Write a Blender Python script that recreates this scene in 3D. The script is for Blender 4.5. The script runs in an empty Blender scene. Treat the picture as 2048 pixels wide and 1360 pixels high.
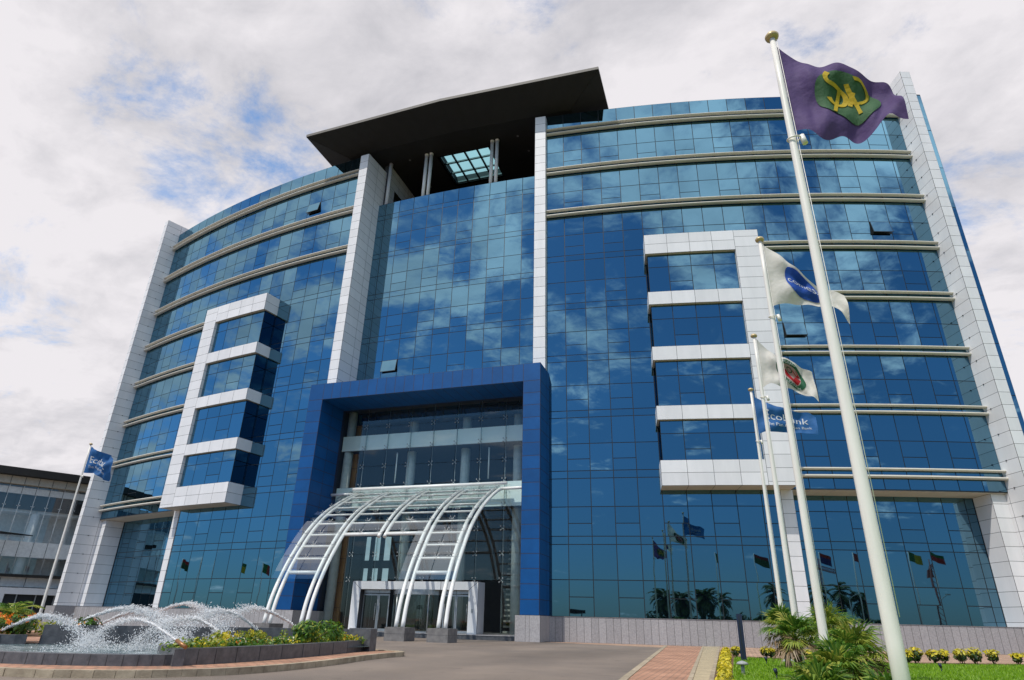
import bpy, bmesh, math, random
from mathutils import Vector, Matrix, noise
R = math.radians
rnd = random.Random(7)
scn = bpy.context.scene
col = scn.collection

# ------------------------------------------------------------------ materials
MATS = {}
def new_mat(name):
    m = bpy.data.materials.new(name); m.use_nodes = True
    MATS[name] = m
    nt = m.node_tree
    return m, nt, nt.nodes['Principled BSDF']

def mat(name, c, rough=.6, metal=0., c2=None, scale=3., detail=6, bump=0., bscale=40., island=0., spec=.5, coord='Object', stretch=None):
    """Principled with noise-mottled base colour, optional bump and per-island variation."""
    m, nt, b = new_mat(name)
    N, L = nt.nodes, nt.links
    b.inputs['Roughness'].default_value = rough
    b.inputs['Metallic'].default_value = metal
    b.inputs['Specular IOR Level'].default_value = spec
    tc = N.new('ShaderNodeTexCoord')
    src = tc.outputs[coord]
    if stretch:
        mp = N.new('ShaderNodeMapping'); mp.inputs['Scale'].default_value = stretch
        L.new(src, mp.inputs['Vector']); src = mp.outputs[0]
    if c2 is None: c2 = tuple(x*.8 for x in c)
    nz = N.new('ShaderNodeTexNoise'); nz.inputs['Scale'].default_value = scale; nz.inputs['Detail'].default_value = detail
    nz.inputs['Roughness'].default_value = .65
    L.new(src, nz.inputs['Vector'])
    rp = N.new('ShaderNodeValToRGB')
    rp.color_ramp.elements[0].position = .35; rp.color_ramp.elements[1].position = .68
    rp.color_ramp.elements[0].color = (*c2, 1); rp.color_ramp.elements[1].color = (*c, 1)
    L.new(nz.outputs['Fac'], rp.inputs['Fac'])
    out = rp.outputs['Color']
    if island:
        g = N.new('ShaderNodeNewGeometry')
        mr = N.new('ShaderNodeMapRange'); mr.inputs['To Min'].default_value = 1-island; mr.inputs['To Max'].default_value = 1+island
        L.new(g.outputs['Random Per Island'], mr.inputs['Value'])
        mx = N.new('ShaderNodeMix'); mx.data_type = 'RGBA'; mx.blend_type = 'MULTIPLY'; mx.inputs['Factor'].default_value = 1
        L.new(out, mx.inputs['A']); L.new(mr.outputs[0], mx.inputs['B']); out = mx.outputs['Result']
    L.new(out, b.inputs['Base Color'])
    if bump:
        n2 = N.new('ShaderNodeTexNoise'); n2.inputs['Scale'].default_value = bscale; n2.inputs['Detail'].default_value = 5
        L.new(src, n2.inputs['Vector'])
        bp = N.new('ShaderNodeBump'); bp.inputs['Strength'].default_value = bump; bp.inputs['Distance'].default_value = .02
        L.new(n2.outputs['Fac'], bp.inputs['Height']); L.new(bp.outputs[0], b.inputs['Normal'])
    return m

def leaf_mat(name, ca, cb, cc=None, trans=.35, rough=.5):
    m, nt, b = new_mat(name)
    N, L = nt.nodes, nt.links
    g = N.new('ShaderNodeNewGeometry'); rp = N.new('ShaderNodeValToRGB')
    e = rp.color_ramp.elements
    e[0].color = (*ca, 1); e[1].color = (*cb, 1)
    if cc:
        x = e.new(.5); x.color = (*cc, 1)
    L.new(g.outputs['Random Per Island'], rp.inputs['Fac'])
    L.new(rp.outputs[0], b.inputs['Base Color']); b.inputs['Roughness'].default_value = rough
    tr = N.new('ShaderNodeBsdfTranslucent'); L.new(rp.outputs[0], tr.inputs['Color'])
    mx = N.new('ShaderNodeMixShader'); mx.inputs[0].default_value = trans
    L.new(b.outputs[0], mx.inputs[1]); L.new(tr.outputs[0], mx.inputs[2])
    L.new(mx.outputs[0], N['Material Output'].inputs['Surface'])
    return m

def cloth_mat(name, c, c2=None):
    m, nt, b = new_mat(name)
    N, L = nt.nodes, nt.links
    tc = N.new('ShaderNodeTexCoord'); nz = N.new('ShaderNodeTexNoise'); nz.inputs['Scale'].default_value = 4
    L.new(tc.outputs['Object'], nz.inputs['Vector'])
    rp = N.new('ShaderNodeValToRGB'); rp.color_ramp.elements[0].color = (*(c2 or tuple(.85*x for x in c)), 1); rp.color_ramp.elements[1].color = (*c, 1)
    L.new(nz.outputs['Fac'], rp.inputs['Fac'])
    L.new(rp.outputs[0], b.inputs['Base Color']); b.inputs['Roughness'].default_value = .75
    wv = N.new('ShaderNodeTexNoise'); wv.inputs['Scale'].default_value = 9; wv.inputs['Detail'].default_value = 4
    L.new(tc.outputs['Object'], wv.inputs['Vector'])
    bp = N.new('ShaderNodeBump'); bp.inputs['Strength'].default_value = .5; bp.inputs['Distance'].default_value = .04
    L.new(wv.outputs['Fac'], bp.inputs['Height']); L.new(bp.outputs[0], b.inputs['Normal'])
    tr = N.new('ShaderNodeBsdfTranslucent'); L.new(rp.outputs[0], tr.inputs['Color'])
    mx = N.new('ShaderNodeMixShader'); mx.inputs[0].default_value = .35
    L.new(b.outputs[0], mx.inputs[1]); L.new(tr.outputs[0], mx.inputs[2])
    L.new(mx.outputs[0], N['Material Output'].inputs['Surface'])
    return m

def clear_glass(name, tint=(.86, .93, .92), refl=.12):
    m, nt, b = new_mat(name)
    N, L = nt.nodes, nt.links
    t = N.new('ShaderNodeBsdfTransparent'); t.inputs[0].default_value = (*tint, 1)
    gl = N.new('ShaderNodeBsdfGlossy'); gl.inputs['Roughness'].default_value = .01; gl.inputs[0].default_value = (.9, .95, .97, 1)
    lw = N.new('ShaderNodeLayerWeight'); lw.inputs['Blend'].default_value = .5
    p5 = N.new('ShaderNodeMath'); p5.operation = 'POWER'; p5.inputs[1].default_value = 4.; L.new(lw.outputs['Facing'], p5.inputs[0])
    ad = N.new('ShaderNodeMath'); ad.operation = 'MULTIPLY_ADD'; ad.inputs[1].default_value = .85-refl; ad.inputs[2].default_value = refl
    L.new(p5.outputs[0], ad.inputs[0])
    mx = N.new('ShaderNodeMixShader'); L.new(ad.outputs[0], mx.inputs[0]); L.new(t.outputs[0], mx.inputs[1]); L.new(gl.outputs[0], mx.inputs[2])
    L.new(mx.outputs[0], N['Material Output'].inputs['Surface'])
    return m

def mirror_glass(name, tint, dark):
    """Coated curtain-wall glass: tinted mirror whose strength grows towards grazing, dark body behind it."""
    m, nt, b = new_mat(name)
    N, L = nt.nodes, nt.links
    g = N.new('ShaderNodeNewGeometry')
    mr = N.new('ShaderNodeMapRange'); mr.inputs['To Min'].default_value = .92; mr.inputs['To Max'].default_value = 1.06
    L.new(g.outputs['Random Per Island'], mr.inputs['Value'])
    mc = N.new('ShaderNodeMix'); mc.data_type = 'RGBA'; mc.blend_type = 'MULTIPLY'; mc.inputs['Factor'].default_value = 1
    mc.inputs['A'].default_value = (*tint, 1); L.new(mr.outputs[0], mc.inputs['B'])
    gl = N.new('ShaderNodeBsdfGlossy'); gl.inputs['Roughness'].default_value = .012
    L.new(mc.outputs['Result'], gl.inputs[0])
    tc = N.new('ShaderNodeTexCoord'); nz = N.new('ShaderNodeTexNoise'); nz.inputs['Scale'].default_value = .55; nz.inputs['Detail'].default_value = 1
    L.new(tc.outputs['Object'], nz.inputs['Vector'])
    bp = N.new('ShaderNodeBump'); bp.inputs['Strength'].default_value = .06; bp.inputs['Distance'].default_value = .05
    L.new(nz.outputs['Fac'], bp.inputs['Height']); L.new(bp.outputs[0], gl.inputs['Normal'])
    b.inputs['Base Color'].default_value = (*dark, 1); b.inputs['Roughness'].default_value = .4; b.inputs['Specular IOR Level'].default_value = 0
    lw = N.new('ShaderNodeLayerWeight'); lw.inputs['Blend'].default_value = .5
    m2 = N.new('ShaderNodeMapRange'); m2.inputs['From Max'].default_value = .5; m2.inputs['To Min'].default_value = .62; m2.inputs['To Max'].default_value = .97
    L.new(lw.outputs['Facing'], m2.inputs['Value'])
    mx = N.new('ShaderNodeMixShader'); L.new(m2.outputs[0], mx.inputs[0]); L.new(b.outputs[0], mx.inputs[1]); L.new(gl.outputs[0], mx.inputs[2])
    L.new(mx.outputs[0], N['Material Output'].inputs['Surface'])
    return m

WHITE = mat('white_panel', (.745, .735, .745), .38, c2=(.675, .67, .68), scale=1.1, island=.05, stretch=(1.4, 1.4, .22))
JOINT = mat('dark_joint', (.06, .06, .065), .8)
BLUE = mat('blue_panel', (.003, .074, .25), .5, c2=(.002, .060, .205), scale=.8, island=.09, spec=.25)
BLUEJ = mat('blue_joint', (.03, .03, .06), .7)
FRAME = mat('dark_frame', (.012, .016, .02), .45)
GLASS = mirror_glass('curtain_glass', (.165, .325, .43), (.003, .007, .012))
GLASSD = mirror_glass('bay_side_glass', (.04, .10, .15), (.004, .012, .02))
SHADE = mat('shade_fin_paint', (.60, .57, .50), .45, c2=(.54, .51, .45), scale=1.5)
SOFFIT = mat('soffit_panel', (.60, .54, .44), .55, c2=(.54, .48, .39), scale=1.)
GRANITE = mat('grey_granite', (.40, .38, .385), .5, c2=(.27, .255, .26), scale=14, detail=8, bump=.1, bscale=90, island=.1)
GRANJ = mat('granite_joint', (.10, .095, .09), .8)
DGRAN = mat('dark_granite', (.125, .125, .135), .42, c2=(.06, .062, .07), scale=6, detail=8, bump=.1, bscale=90)
ROOF = mat('roof_soffit_dark', (.014, .013, .012), .75, c2=(.010, .009, .009), scale=.7)
FASCIA = mat('roof_fascia', (.13, .115, .10), .6)
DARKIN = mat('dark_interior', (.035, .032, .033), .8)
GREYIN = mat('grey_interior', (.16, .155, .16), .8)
SPAND = mat('spandrel_white', (.80, .86, .85), .3, c2=(.75, .81, .80), scale=1)
COLUM = mat('round_column_paint', (.60, .62, .60), .6)
WOOD = mat('brown_wood_panel', (.36, .18, .06), .5, c2=(.25, .12, .04), scale=2, stretch=(4, 4, .4))
STEEL = mat('brushed_steel', (.45, .46, .47), .35, metal=.7)
CWHITE = mat('canopy_white_paint', (.83, .82, .80), .32, c2=(.78, .77, .74), scale=2)
POLE = mat('pole_cream_paint', (.76, .73, .68), .38, c2=(.68, .65, .60), scale=1.2, stretch=(6, 6, .6))
BRASS = mat('pole_cap_gold', (.55, .42, .22), .4, metal=.3)
CLEAR = clear_glass('lobby_glass', (.88, .95, .93), .07)
CGLASS = clear_glass('canopy_glass', (.91, .955, .955), .17)
ASPH = mat('asphalt', (.205, .163, .132), .85, c2=(.150, .122, .104), scale=.35, detail=10, bump=.35, bscale=160)
CONC = mat('path_concrete', (.50, .41, .26), .8, c2=(.36, .29, .19), scale=2.2, detail=9, bump=.2, bscale=60)
KERBM = mat('kerb_concrete', (.43, .36, .26), .85, c2=(.25, .20, .14), scale=3, detail=9, bump=.4, bscale=40, island=.12)
SOIL = mat('soil', (.17, .09, .045), .95, c2=(.10, .055, .03), scale=12, bump=.6, bscale=40)
LAWNB = mat('lawn_ground', (.17, .28, .015), .9, c2=(.09, .18, .01), scale=6)
NAVY = mat('navy_post_paint', (.012, .02, .05), .35)
CONCD = mat('pedestal_concrete', (.20, .19, .185), .75, c2=(.115, .11, .11), scale=3.5, detail=9, bump=.3, bscale=50)
GALV = mat('galvanised_grey', (.34, .36, .36), .5)
BARK = mat('palm_trunk_bark', (.13, .09, .055), .9, c2=(.06, .045, .03), scale=10, bump=.8, bscale=30)
WATERW = leaf_mat('white_water', (.90, .92, .94), (.97, .97, .98), trans=.45, rough=.2)
LEAFG = leaf_mat('leaf_green', (.035, .10, .012), (.12, .26, .02), (.07, .17, .015))
LEAFY = leaf_mat('leaf_yellow', (.30, .28, .02), (.80, .62, .03), (.58, .50, .02))
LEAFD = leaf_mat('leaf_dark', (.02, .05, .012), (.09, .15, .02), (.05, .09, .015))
LEAFM = leaf_mat('leaf_yellow_green', (.10, .18, .01), (.42, .40, .03), (.20, .26, .015))
PALMF = leaf_mat('palm_frond', (.04, .13, .016), (.24, .32, .04), (.10, .21, .022), trans=.4)
PALMY = leaf_mat('palm_frond_yellow', (.14, .22, .02), (.45, .42, .08), (.26, .32, .04), trans=.4)
PALMB = leaf_mat('palm_frond_dry', (.12, .07, .035), (.30, .22, .12), (.20, .13, .07), trans=.2)
GRASS = leaf_mat('grass_blade', (.12, .25, .008), (.30, .48, .02), (.20, .37, .012), trans=.45)
FLOWO = leaf_mat('orange_flower', (.75, .12, .02), (.90, .38, .02), (.85, .22, .02), trans=.3)
FLOWW = leaf_mat('pale_flower', (.80, .70, .30), (.85, .80, .65), trans=.3)

def brick_mat(name, ca, cb, cm, scale, rot=0.):
    m, nt, b = new_mat(name)
    N, L = nt.nodes, nt.links
    tc = N.new('ShaderNodeTexCoord'); mp = N.new('ShaderNodeMapping'); mp.inputs['Rotation'].default_value = (0, 0, rot)
    L.new(tc.outputs['Object'], mp.inputs[0])
    br = N.new('ShaderNodeTexBrick'); br.inputs['Scale'].default_value = scale
    br.inputs['Color1'].default_value = (*ca, 1); br.inputs['Color2'].default_value = (*cb, 1); br.inputs['Mortar'].default_value = (*cm, 1)
    br.inputs['Mortar Size'].default_value = .03; br.inputs['Brick Width'].default_value = .5; br.inputs['Row Height'].default_value = .25
    L.new(mp.outputs[0], br.inputs['Vector'])
    nz = N.new('ShaderNodeTexNoise'); nz.inputs['Scale'].default_value = .9; nz.inputs['Detail'].default_value = 8; L.new(tc.outputs['Object'], nz.inputs[0])
    mr = N.new('ShaderNodeMapRange'); mr.inputs['From Min'].default_value = .3; mr.inputs['From Max'].default_value = .7; mr.inputs['To Min'].default_value = .72; mr.inputs['To Max'].default_value = 1.2
    L.new(nz.outputs['Fac'], mr.inputs[0])
    mx = N.new('ShaderNodeMix'); mx.data_type = 'RGBA'; mx.blend_type = 'MULTIPLY'; mx.inputs['Factor'].default_value = 1
    L.new(br.outputs['Color'], mx.inputs['A']); L.new(mr.outputs[0], mx.inputs['B'])
    L.new(mx.outputs['Result'], b.inputs['Base Color']); b.inputs['Roughness'].default_value = .9
    bp = N.new('ShaderNodeBump'); bp.inputs['Strength'].default_value = .5; bp.inputs['Distance'].default_value = .01; bp.invert = True
    L.new(br.outputs['Fac'], bp.inputs['Height']); L.new(bp.outputs[0], b.inputs['Normal'])
    return m
BRICK = brick_mat('red_paver', (.52, .27, .175), (.37, .185, .115), (.17, .12, .085), 1.7)
BRICKT = brick_mat('tan_paver', (.50, .32, .22), (.40, .25, .17), (.18, .13, .10), 1.9, R(45))

def water_mat():
    m, nt, b = new_mat('pool_water')
    N, L = nt.nodes, nt.links
    tc = N.new('ShaderNodeTexCoord'); nz = N.new('ShaderNodeTexNoise'); nz.inputs['Scale'].default_value = 3.2; nz.inputs['Detail'].default_value = 8; nz.inputs['Distortion'].default_value = .6
    L.new(tc.outputs['Object'], nz.inputs[0])
    rp = N.new('ShaderNodeValToRGB'); e = rp.color_ramp.elements
    e[0].position = .5; e[0].color = (.10, .15, .16, 1); e[1].position = .68; e[1].color = (.62, .68, .70, 1)
    L.new(nz.outputs['Fac'], rp.inputs[0]); L.new(rp.outputs[0], b.inputs['Base Color'])
    b.inputs['Roughness'].default_value = .12
    n2 = N.new('ShaderNodeTexNoise'); n2.inputs['Scale'].default_value = 7; n2.inputs['Detail'].default_value = 6; L.new(tc.outputs['Object'], n2.inputs[0])
    bp = N.new('ShaderNodeBump'); bp.inputs['Strength'].default_value = .8; bp.inputs['Distance'].default_value = .06
    L.new(n2.outputs['Fac'], bp.inputs['Height']); L.new(bp.outputs[0], b.inputs['Normal'])
    return m
POOL = water_mat()
FPUR = cloth_mat('flag_purple', (.105, .062, .19)); FGRN = cloth_mat('flag_emblem_green', (.07, .17, .075)); FYEL = cloth_mat('flag_yellow', (.72, .50, .03))
FWHT = cloth_mat('flag_white', (.72, .69, .64)); FBLU = cloth_mat('flag_bank_blue', (.022, .13, .36)); FDSC = cloth_mat('flag_disc_blue', (.02, .10, .48))
FLET = cloth_mat('flag_lettering_white', (.78, .80, .80)); FEGR = cloth_mat('flag_ring_green', (.02, .13, .06)); FRED = cloth_mat('flag_red', (.55, .02, .03)); FPNK = cloth_mat('flag_pale_pink', (.60, .42, .40))

# ------------------------------------------------------------------ mesh builder
class MB:
    def __init__(s): s.v = []; s.f = []; s.m = []; s.sm = []
    def poly(s, pts, mi=0, smooth=False):
        n = len(s.v); s.v += [tuple(p) for p in pts]; s.f.append(tuple(range(n, n+len(pts)))); s.m.append(mi); s.sm.append(smooth)
    def hexa(s, p, mi=0):   # 8 points: bottom ccw 0-3, top ccw 4-7
        n = len(s.v); s.v += [tuple(q) for q in p]
        for q in ((0, 3, 2, 1), (4, 5, 6, 7), (0, 1, 5, 4), (1, 2, 6, 5), (2, 3, 7, 6), (3, 0, 4, 7)):
            s.f.append(tuple(n+i for i in q)); s.m.append(mi); s.sm.append(False)
    def box(s, x0, x1, y0, y1, z0, z1, mi=0):
        s.hexa([(x0, y0, z0), (x1, y0, z0), (x1, y1, z0), (x0, y1, z0), (x0, y0, z1), (x1, y0, z1), (x1, y1, z1), (x0, y1, z1)], mi)
    def tube(s, path, rad, n=8, mi=0, cap=True, ell=None):
        path = [Vector(p) for p in path]
        if not hasattr(rad, '__len__'): rad = [rad]*len(path)
        base = len(s.v); ref = None
        for i, p in enumerate(path):
            t = (path[min(i+1, len(path)-1)]-path[max(i-1, 0)]).normalized()
            if ref is None:
                ref = Vector((0, 0, 1)) if abs(t.z) < .9 else Vector((1, 0, 0))
            a = t.cross(ref).normalized(); b = t.cross(a).normalized()
            for k in range(n):
                an = 2*math.pi*k/n
                s.v.append(tuple(p+(a*math.cos(an)*(ell[0] if ell else 1)+b*math.sin(an)*(ell[1] if ell else 1))*rad[i]))
        for i in range(len(path)-1):
            for k in range(n):
                k2 = (k+1) % n
                s.f.append((base+i*n+k, base+i*n+k2, base+(i+1)*n+k2, base+(i+1)*n+k)); s.m.append(mi); s.sm.append(True)
        if cap:
            s.f.append(tuple(base+k for k in range(n-1, -1, -1))); s.m.append(mi); s.sm.append(False)
            s.f.append(tuple(base+(len(path)-1)*n+k for k in range(n))); s.m.append(mi); s.sm.append(False)
    def ball(s, c, r, mi=0, n=6, sz=1.):
        c = Vector(c); base = len(s.v)
        for i in range(1, n//2+1):
            th = math.pi*i/(n//2+1)
            for k in range(n):
                s.v.append((c.x+r*math.sin(th)*math.cos(2*math.pi*k/n), c.y+r*math.sin(th)*math.sin(2*math.pi*k/n), c.z+r*sz*math.cos(th)))
        top = len(s.v); s.v.append((c.x, c.y, c.z+r*sz)); bot = len(s.v); s.v.append((c.x, c.y, c.z-r*sz))
        m = n//2
        for k in range(n):
            k2 = (k+1) % n
            s.f.append((top, base+k, base+k2)); s.m.append(mi); s.sm.append(True)
            for i in range(m-1):
                s.f.append((base+i*n+k, base+(i+1)*n+k, base+(i+1)*n+k2, base+i*n+k2)); s.m.append(mi); s.sm.append(True)
            s.f.append((bot, base+(m-1)*n+k2, base+(m-1)*n+k)); s.m.append(mi); s.sm.append(True)
    def build(s, name, mats, parent=None, **props):
        me = bpy.data.meshes.new(name); me.from_pydata(s.v, [], s.f)
        if not isinstance(mats, (list, tuple)): mats = [mats]
        for q in mats: me.materials.append(q)
        me.polygons.foreach_set('material_index', s.m); me.polygons.foreach_set('use_smooth', s.sm)
        me.update()
        o = bpy.data.objects.new(name, me); col.objects.link(o)
        if parent: o.parent = parent
        for k, v in props.items(): o[k] = v
        return o
def root(name, label, cat, loc=(0, 0, 0), group=None):
    o = bpy.data.objects.new(name, None); col.objects.link(o); o.location = loc; o['label'] = label; o['category'] = cat
    if group: o['group'] = group
    return o
def copy_tree(o, loc, label=None, rz=None, scale=None, parent=None):
    c = o.copy(); col.objects.link(c)
    if parent: c.parent = parent
    else:
        c.location = loc
        if rz is not None: c.rotation_euler = (0, 0, rz)
        if scale: c.scale = (scale,)*3
        if label: c['label'] = label
    for ch in list(o.children): copy_tree(ch, None, parent=c)
    return c
def struct(mb, name, m):
    return mb.build(name, m, None, kind='structure')

# ------------------------------------------------------------------ building frame: polar about (0,106)
CY = 106.
def P(phi, r, z):
    a = R(phi); return Vector((r*math.sin(a), CY-r*math.cos(a), z))
def zk(k): return 5.62+4*k
def pbox(mb, p0, p1, r0, r1, z0, z1, mi=0, n=1):
    for i in range(n):
        a = p0+(p1-p0)*i/n; b = p0+(p1-p0)*(i+1)/n
        mb.hexa([P(a, r1, z0), P(b, r1, z0), P(b, r0, z0), P(a, r0, z0), P(a, r1, z1), P(b, r1, z1), P(b, r0, z1), P(a, r0, z1)], mi)
def pshell(mb, phis, r, z0, z1, mi, th=.12):
    """curved backing following the same chords as the panes"""
    for a, b in zip(phis, phis[1:]):
        mb.hexa([P(a, r, z0), P(b, r, z0), P(b, r-th, z0), P(a, r-th, z0), P(a, r, z1), P(b, r, z1), P(b, r-th, z1), P(a, r-th, z1)], mi)
def pane(mb, a, b, c, d, gap, off, mi, tilt=0.):
    """flat inset pane over the quad a b c d (ccw seen from outside), set proud by off"""
    a, b, c, d = map(Vector, (a, b, c, d))
    u = (b-a); w = (d-a); lu = u.length; lw = w.length; u /= lu; w /= lw
    n = u.cross(w).normalized(); g = gap/2
    q = [a+u*g+w*g, b-u*g+w*g, c-u*g-w*g, d+u*g-w*g]
    if tilt:
        tx, tz = rnd.gauss(0, tilt), rnd.gauss(0, tilt)
        sg = [(-1, -1), (1, -1), (1, 1), (-1, 1)]
        q = [p+n*(off+max(-off*.8, min(.03, tx*lu/2*sx+tz*lw/2*sz))) for p, (sx, sz) in zip(q, sg)]
    else: q = [p+n*off for p in q]
    mb.poly(q, mi)
def ppane(mb, p0, p1, r, z0, z1, gap=.048, off=.014, mi=1, tilt=.0010):
    pane(mb, P(p0, r, z0), P(p1, r, z0), P(p1, r, z1), P(p0, r, z1), gap, off, mi, tilt)
def wallpanels(mb, a, b, z0, z1, nu, zs, gap=.022, off=.006, mi=1, us=None):
    """vertical flat face a->b (xy of ends seen left to right from outside) clad with panels"""
    a = Vector((a[0], a[1], 0)); b = Vector((b[0], b[1], 0))
    if us is None: us = [i/nu for i in range(nu+1)]
    for i in range(len(us)-1):
        p, q = a.lerp(b, us[i]), a.lerp(b, us[i+1])
        for c, d in zip(zs, zs[1:]):
            pane(mb, (p.x, p.y, c), (q.x, q.y, c), (q.x, q.y, d), (p.x, p.y, d), gap, off, mi)
def rows(z0, z1, step):
    zs = [z0]; z = math.ceil((z0+.15)/step)*step
    while z < z1-.1: zs.append(z); z += step
    return zs+[z1]

B = root('office_building', 'curved blue mirror-glass office building with white piers and a dark oversailing roof', 'office building')

PH = [4.66]+[5.40+.783*i for i in range(19)]
PH[-1] = 19.46
RG = 105.8
def sgn(phis, s):
    return phis if s > 0 else [-p for p in reversed(phis)]
SASH_SKIP = {}
def glazing_storey(name, phis, r, zlist, s, sash_rows=(), parity=1, skip=()):
    """one storey of curtain wall: dark frame with every pane inset; sash_rows = [(row, z)] get an extra transom in alternate bays"""
    mb = MB(); ph = sgn(phis, s); z0, z1 = zlist[0], zlist[-1]
    pshell(mb, ph, r, z0, z1, 0)
    for i, (a, b) in enumerate(zip(ph, ph[1:])):
        j = i if s > 0 else len(ph)-2-i
        for ri, (c, d) in enumerate(zip(zlist, zlist[1:])):
            zs = dict(sash_rows).get(ri)
            if (j, ri) in skip:
                ppane(mb, a, b, r, c, zs, mi=1); continue
            if zs and j % 2 == parity % 2 and j > 0:
                ppane(mb, a, b, r, c, zs, mi=1); ppane(mb, a, b, r, zs, d, mi=1)
            else: ppane(mb, a, b, r, c, d, mi=1)
    return mb.build(name, [FRAME, GLASS], B)
def open_sash(p0, p1, r, z0, z1, tilt=12):
    """top-hung window pushed open at its foot"""
    mb = MB()
    dr = (z1-z0)*math.sin(R(tilt)); dz = (z1-z0)*math.cos(R(tilt))
    a, b = P(p0+.02, r+.05+dr, z1-dz), P(p1-.02, r+.05+dr, z1-dz); c, d = P(p1-.02, r+.05, z1), P(p0+.02, r+.05, z1)
    n = (b-a).cross(d-a).normalized()*.05
    mb.hexa([a-n, b-n, b, a, d-n, c-n, c, d], 0)
    pane(mb, a, b, c, d, .07, .006, 1)
    # dark opening behind
    mb.hexa([P(p0, r+.01, z0), P(p1, r+.01, z0), P(p1, r, z0), P(p0, r, z0), P(p0, r+.01, z1), P(p1, r+.01, z1), P(p1, r, z1), P(p0, r, z1)], 0)
    return mb.build('open_window', [FRAME, GLASS], B)

SK = {(-1, 7): (3, 1), (1, 5): (16, 1), (1, 3): (11, 1)}    # column, row of the sashes that stand open (left wing / right wing)
for s in (1, -1):
    full = PH; near = [p for p in PH if p < 12.0]+[12.27]
    # ground storeys between portal and bay post
    glazing_storey('glazing_band', near, RG, [1.35, 3.37, zk(0)-.24], s, [(0, 2.42)], 1)
    glazing_storey('glazing_band', near, RG, [zk(0)-.24, zk(0)+.24, zk(0)+2.0, zk(1)-.24], s, [(1, zk(0)+1.0)], 1)
    # recessed ground glazing
    rec = [12.40+.783*i for i in range(10)]; rec[-1] = 19.46
    glazing_storey('glazing_band', rec, 104.0, [1.35, 3.37, zk(0)-.24], s, [(0, 2.42)], 1)
    glazing_storey('glazing_band', rec, 104.0, [zk(0)-.24, zk(0)+.24, zk(0)+2.0, 8.9], s, [(1, zk(0)+1.0)], 1)
    # the apron just over the soffit
    ov = [12.27]+[p for p in PH if p > 12.5]
    glazing_storey('glazing_band', ov, RG, [8.65, zk(1)-.24], s)
    for k in range(1, 8):
        zl = [zk(k)-.24, zk(k)+.24, zk(k)+2.0, zk(k+1)-.24]
        sk = [SK[(s, k)]] if (s, k) in SK else []
        glazing_storey('glazing_band', full, RG, zl, s, [(1, zk(k)+1.0)], 1, [(j, r_) for j, r_ in sk])
        for j, r_ in sk:
            a, b = full[j], full[j+1]
            if s < 0: a, b = -b, -a
            open_sash(a, b, RG, zk(k)+1.0, zk(k)+2.0)
    glazing_storey('glazing_band', full, RG, [zk(8)-.24, zk(8)+.24, 39.48], s)
    # sun-shade fins, two per storey
    for k in range(1, 9):
        ph = [p for p in PH if p > 12.5] if k < 6 else PH
        if k < 6: ph = [12.60]+ph[1:]
        ph = sgn(ph, s)
        for dz, h in ((.22, .075), (-.22, .085)):
            mb = MB()
            n = len(mb.v)
            prof = [(105.90, -h), (105.98, -h*1.15), (106.1, -h), (106.17, -h*.2), (106.15, h*.5), (106.05, h), (105.90, h)]
            for p in ph:
                for (r, z) in prof: mb.v.append(tuple(P(p, r, zk(k)+dz+z)))
            m = len(prof)
            for i in range(len(ph)-1):
                for q in range(m):
                    q2 = (q+1) % m
                    mb.f.append((n+i*m+q, n+(i+1)*m+q, n+(i+1)*m+q2, n+i*m+q2)); mb.m.append(0); mb.sm.append(False)
            mb.f.append(tuple(n+q for q in range(m))); mb.m.append(0); mb.sm.append(False)
            e = n+(len(ph)-1)*m
            mb.f.append(tuple(e+q for q in range(m-1, -1, -1))); mb.m.append(0); mb.sm.append(False)
            for p in ph[1:-1:2]: pbox(mb, p-.02, p+.02, 105.82, 105.92, zk(k)+dz-.04, zk(k)+dz+.04, 1)
            mb.build('sunshade_rail', [SHADE, FRAME], B)
    # soffit under the overhanging wing
    mb = MB(); q = sgn([12.66]+[p for p in PH if p > 12.9], s)
    for a, b in zip(q, q[1:]):
        pbox(mb, a, b, 103.9, 105.79, 8.60, 8.65, 1)
        for t in (a, (a+b)/2):
            pbox(mb, t+.006, t+(b-a)/2-.006, 103.92, 105.77, 8.585, 8.598, 0)
    mb.build('soffit', [SOFFIT, JOINT], B)
    # bay post and end post
    for a, b, r0, r1 in ((12.27, 12.66, 103.95, 105.86), (18.97, 19.46, 103.95, 105.55)):
        mb = MB(); a, b = sgn([a, b], s)
        pbox(mb, a, b, r0, r1, 1.36, 8.58, 0)
        zs = rows(1.36, 8.58, .8)
        wallpanels(mb, P(a, r1, 0), P(b, r1, 0), 0, 0, 1, zs)
        wallpanels(mb, P(a, r0+.1, 0), P(a, r1, 0), 0, 0, 1, zs); wallpanels(mb, P(b, r1, 0), P(b, r0+.1, 0), 0, 0, 1, zs)
        mb.build('post', [JOINT, WHITE], B)
    # inner pier
    mb = MB(); a, b = sgn([4.19, 4.66], s)
    pbox(mb, a, b, 103.2, 106.28, 16.4, 39.17, 0)
    zs = rows(16.4, 39.17, .8)
    wallpanels(mb, P(a, 106.28, 0), P(b, 106.28, 0), 0, 0, 1, zs)
    i, o_ = (a, b) if s > 0 else (b, a)     # i = side facing the axis
    for ph_, rev in ((a, True), (b, False)):
        f0, f1 = P(ph_, 106.28, 0), P(ph_, 103.2, 0)
        wallpanels(mb, *( (f1, f0) if rev else (f0, f1)), 0, 0, 2, zs)
    pane(mb, P(a, 106.28, 39.17), P(b, 106.28, 39.17), P(b, 103.2, 39.17), P(a, 103.2, 39.17), .02, .006, 1)
    mb.build('pier', [JOINT, WHITE], B)
    # end pier
    mb = MB(); a, b = sgn([19.46, 19.86], s); zt = 40.62
    pbox(mb, a, b, 103.0, 107.3, 1.36, zt, 0)
    zs = rows(1.36, zt, .8)
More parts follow.
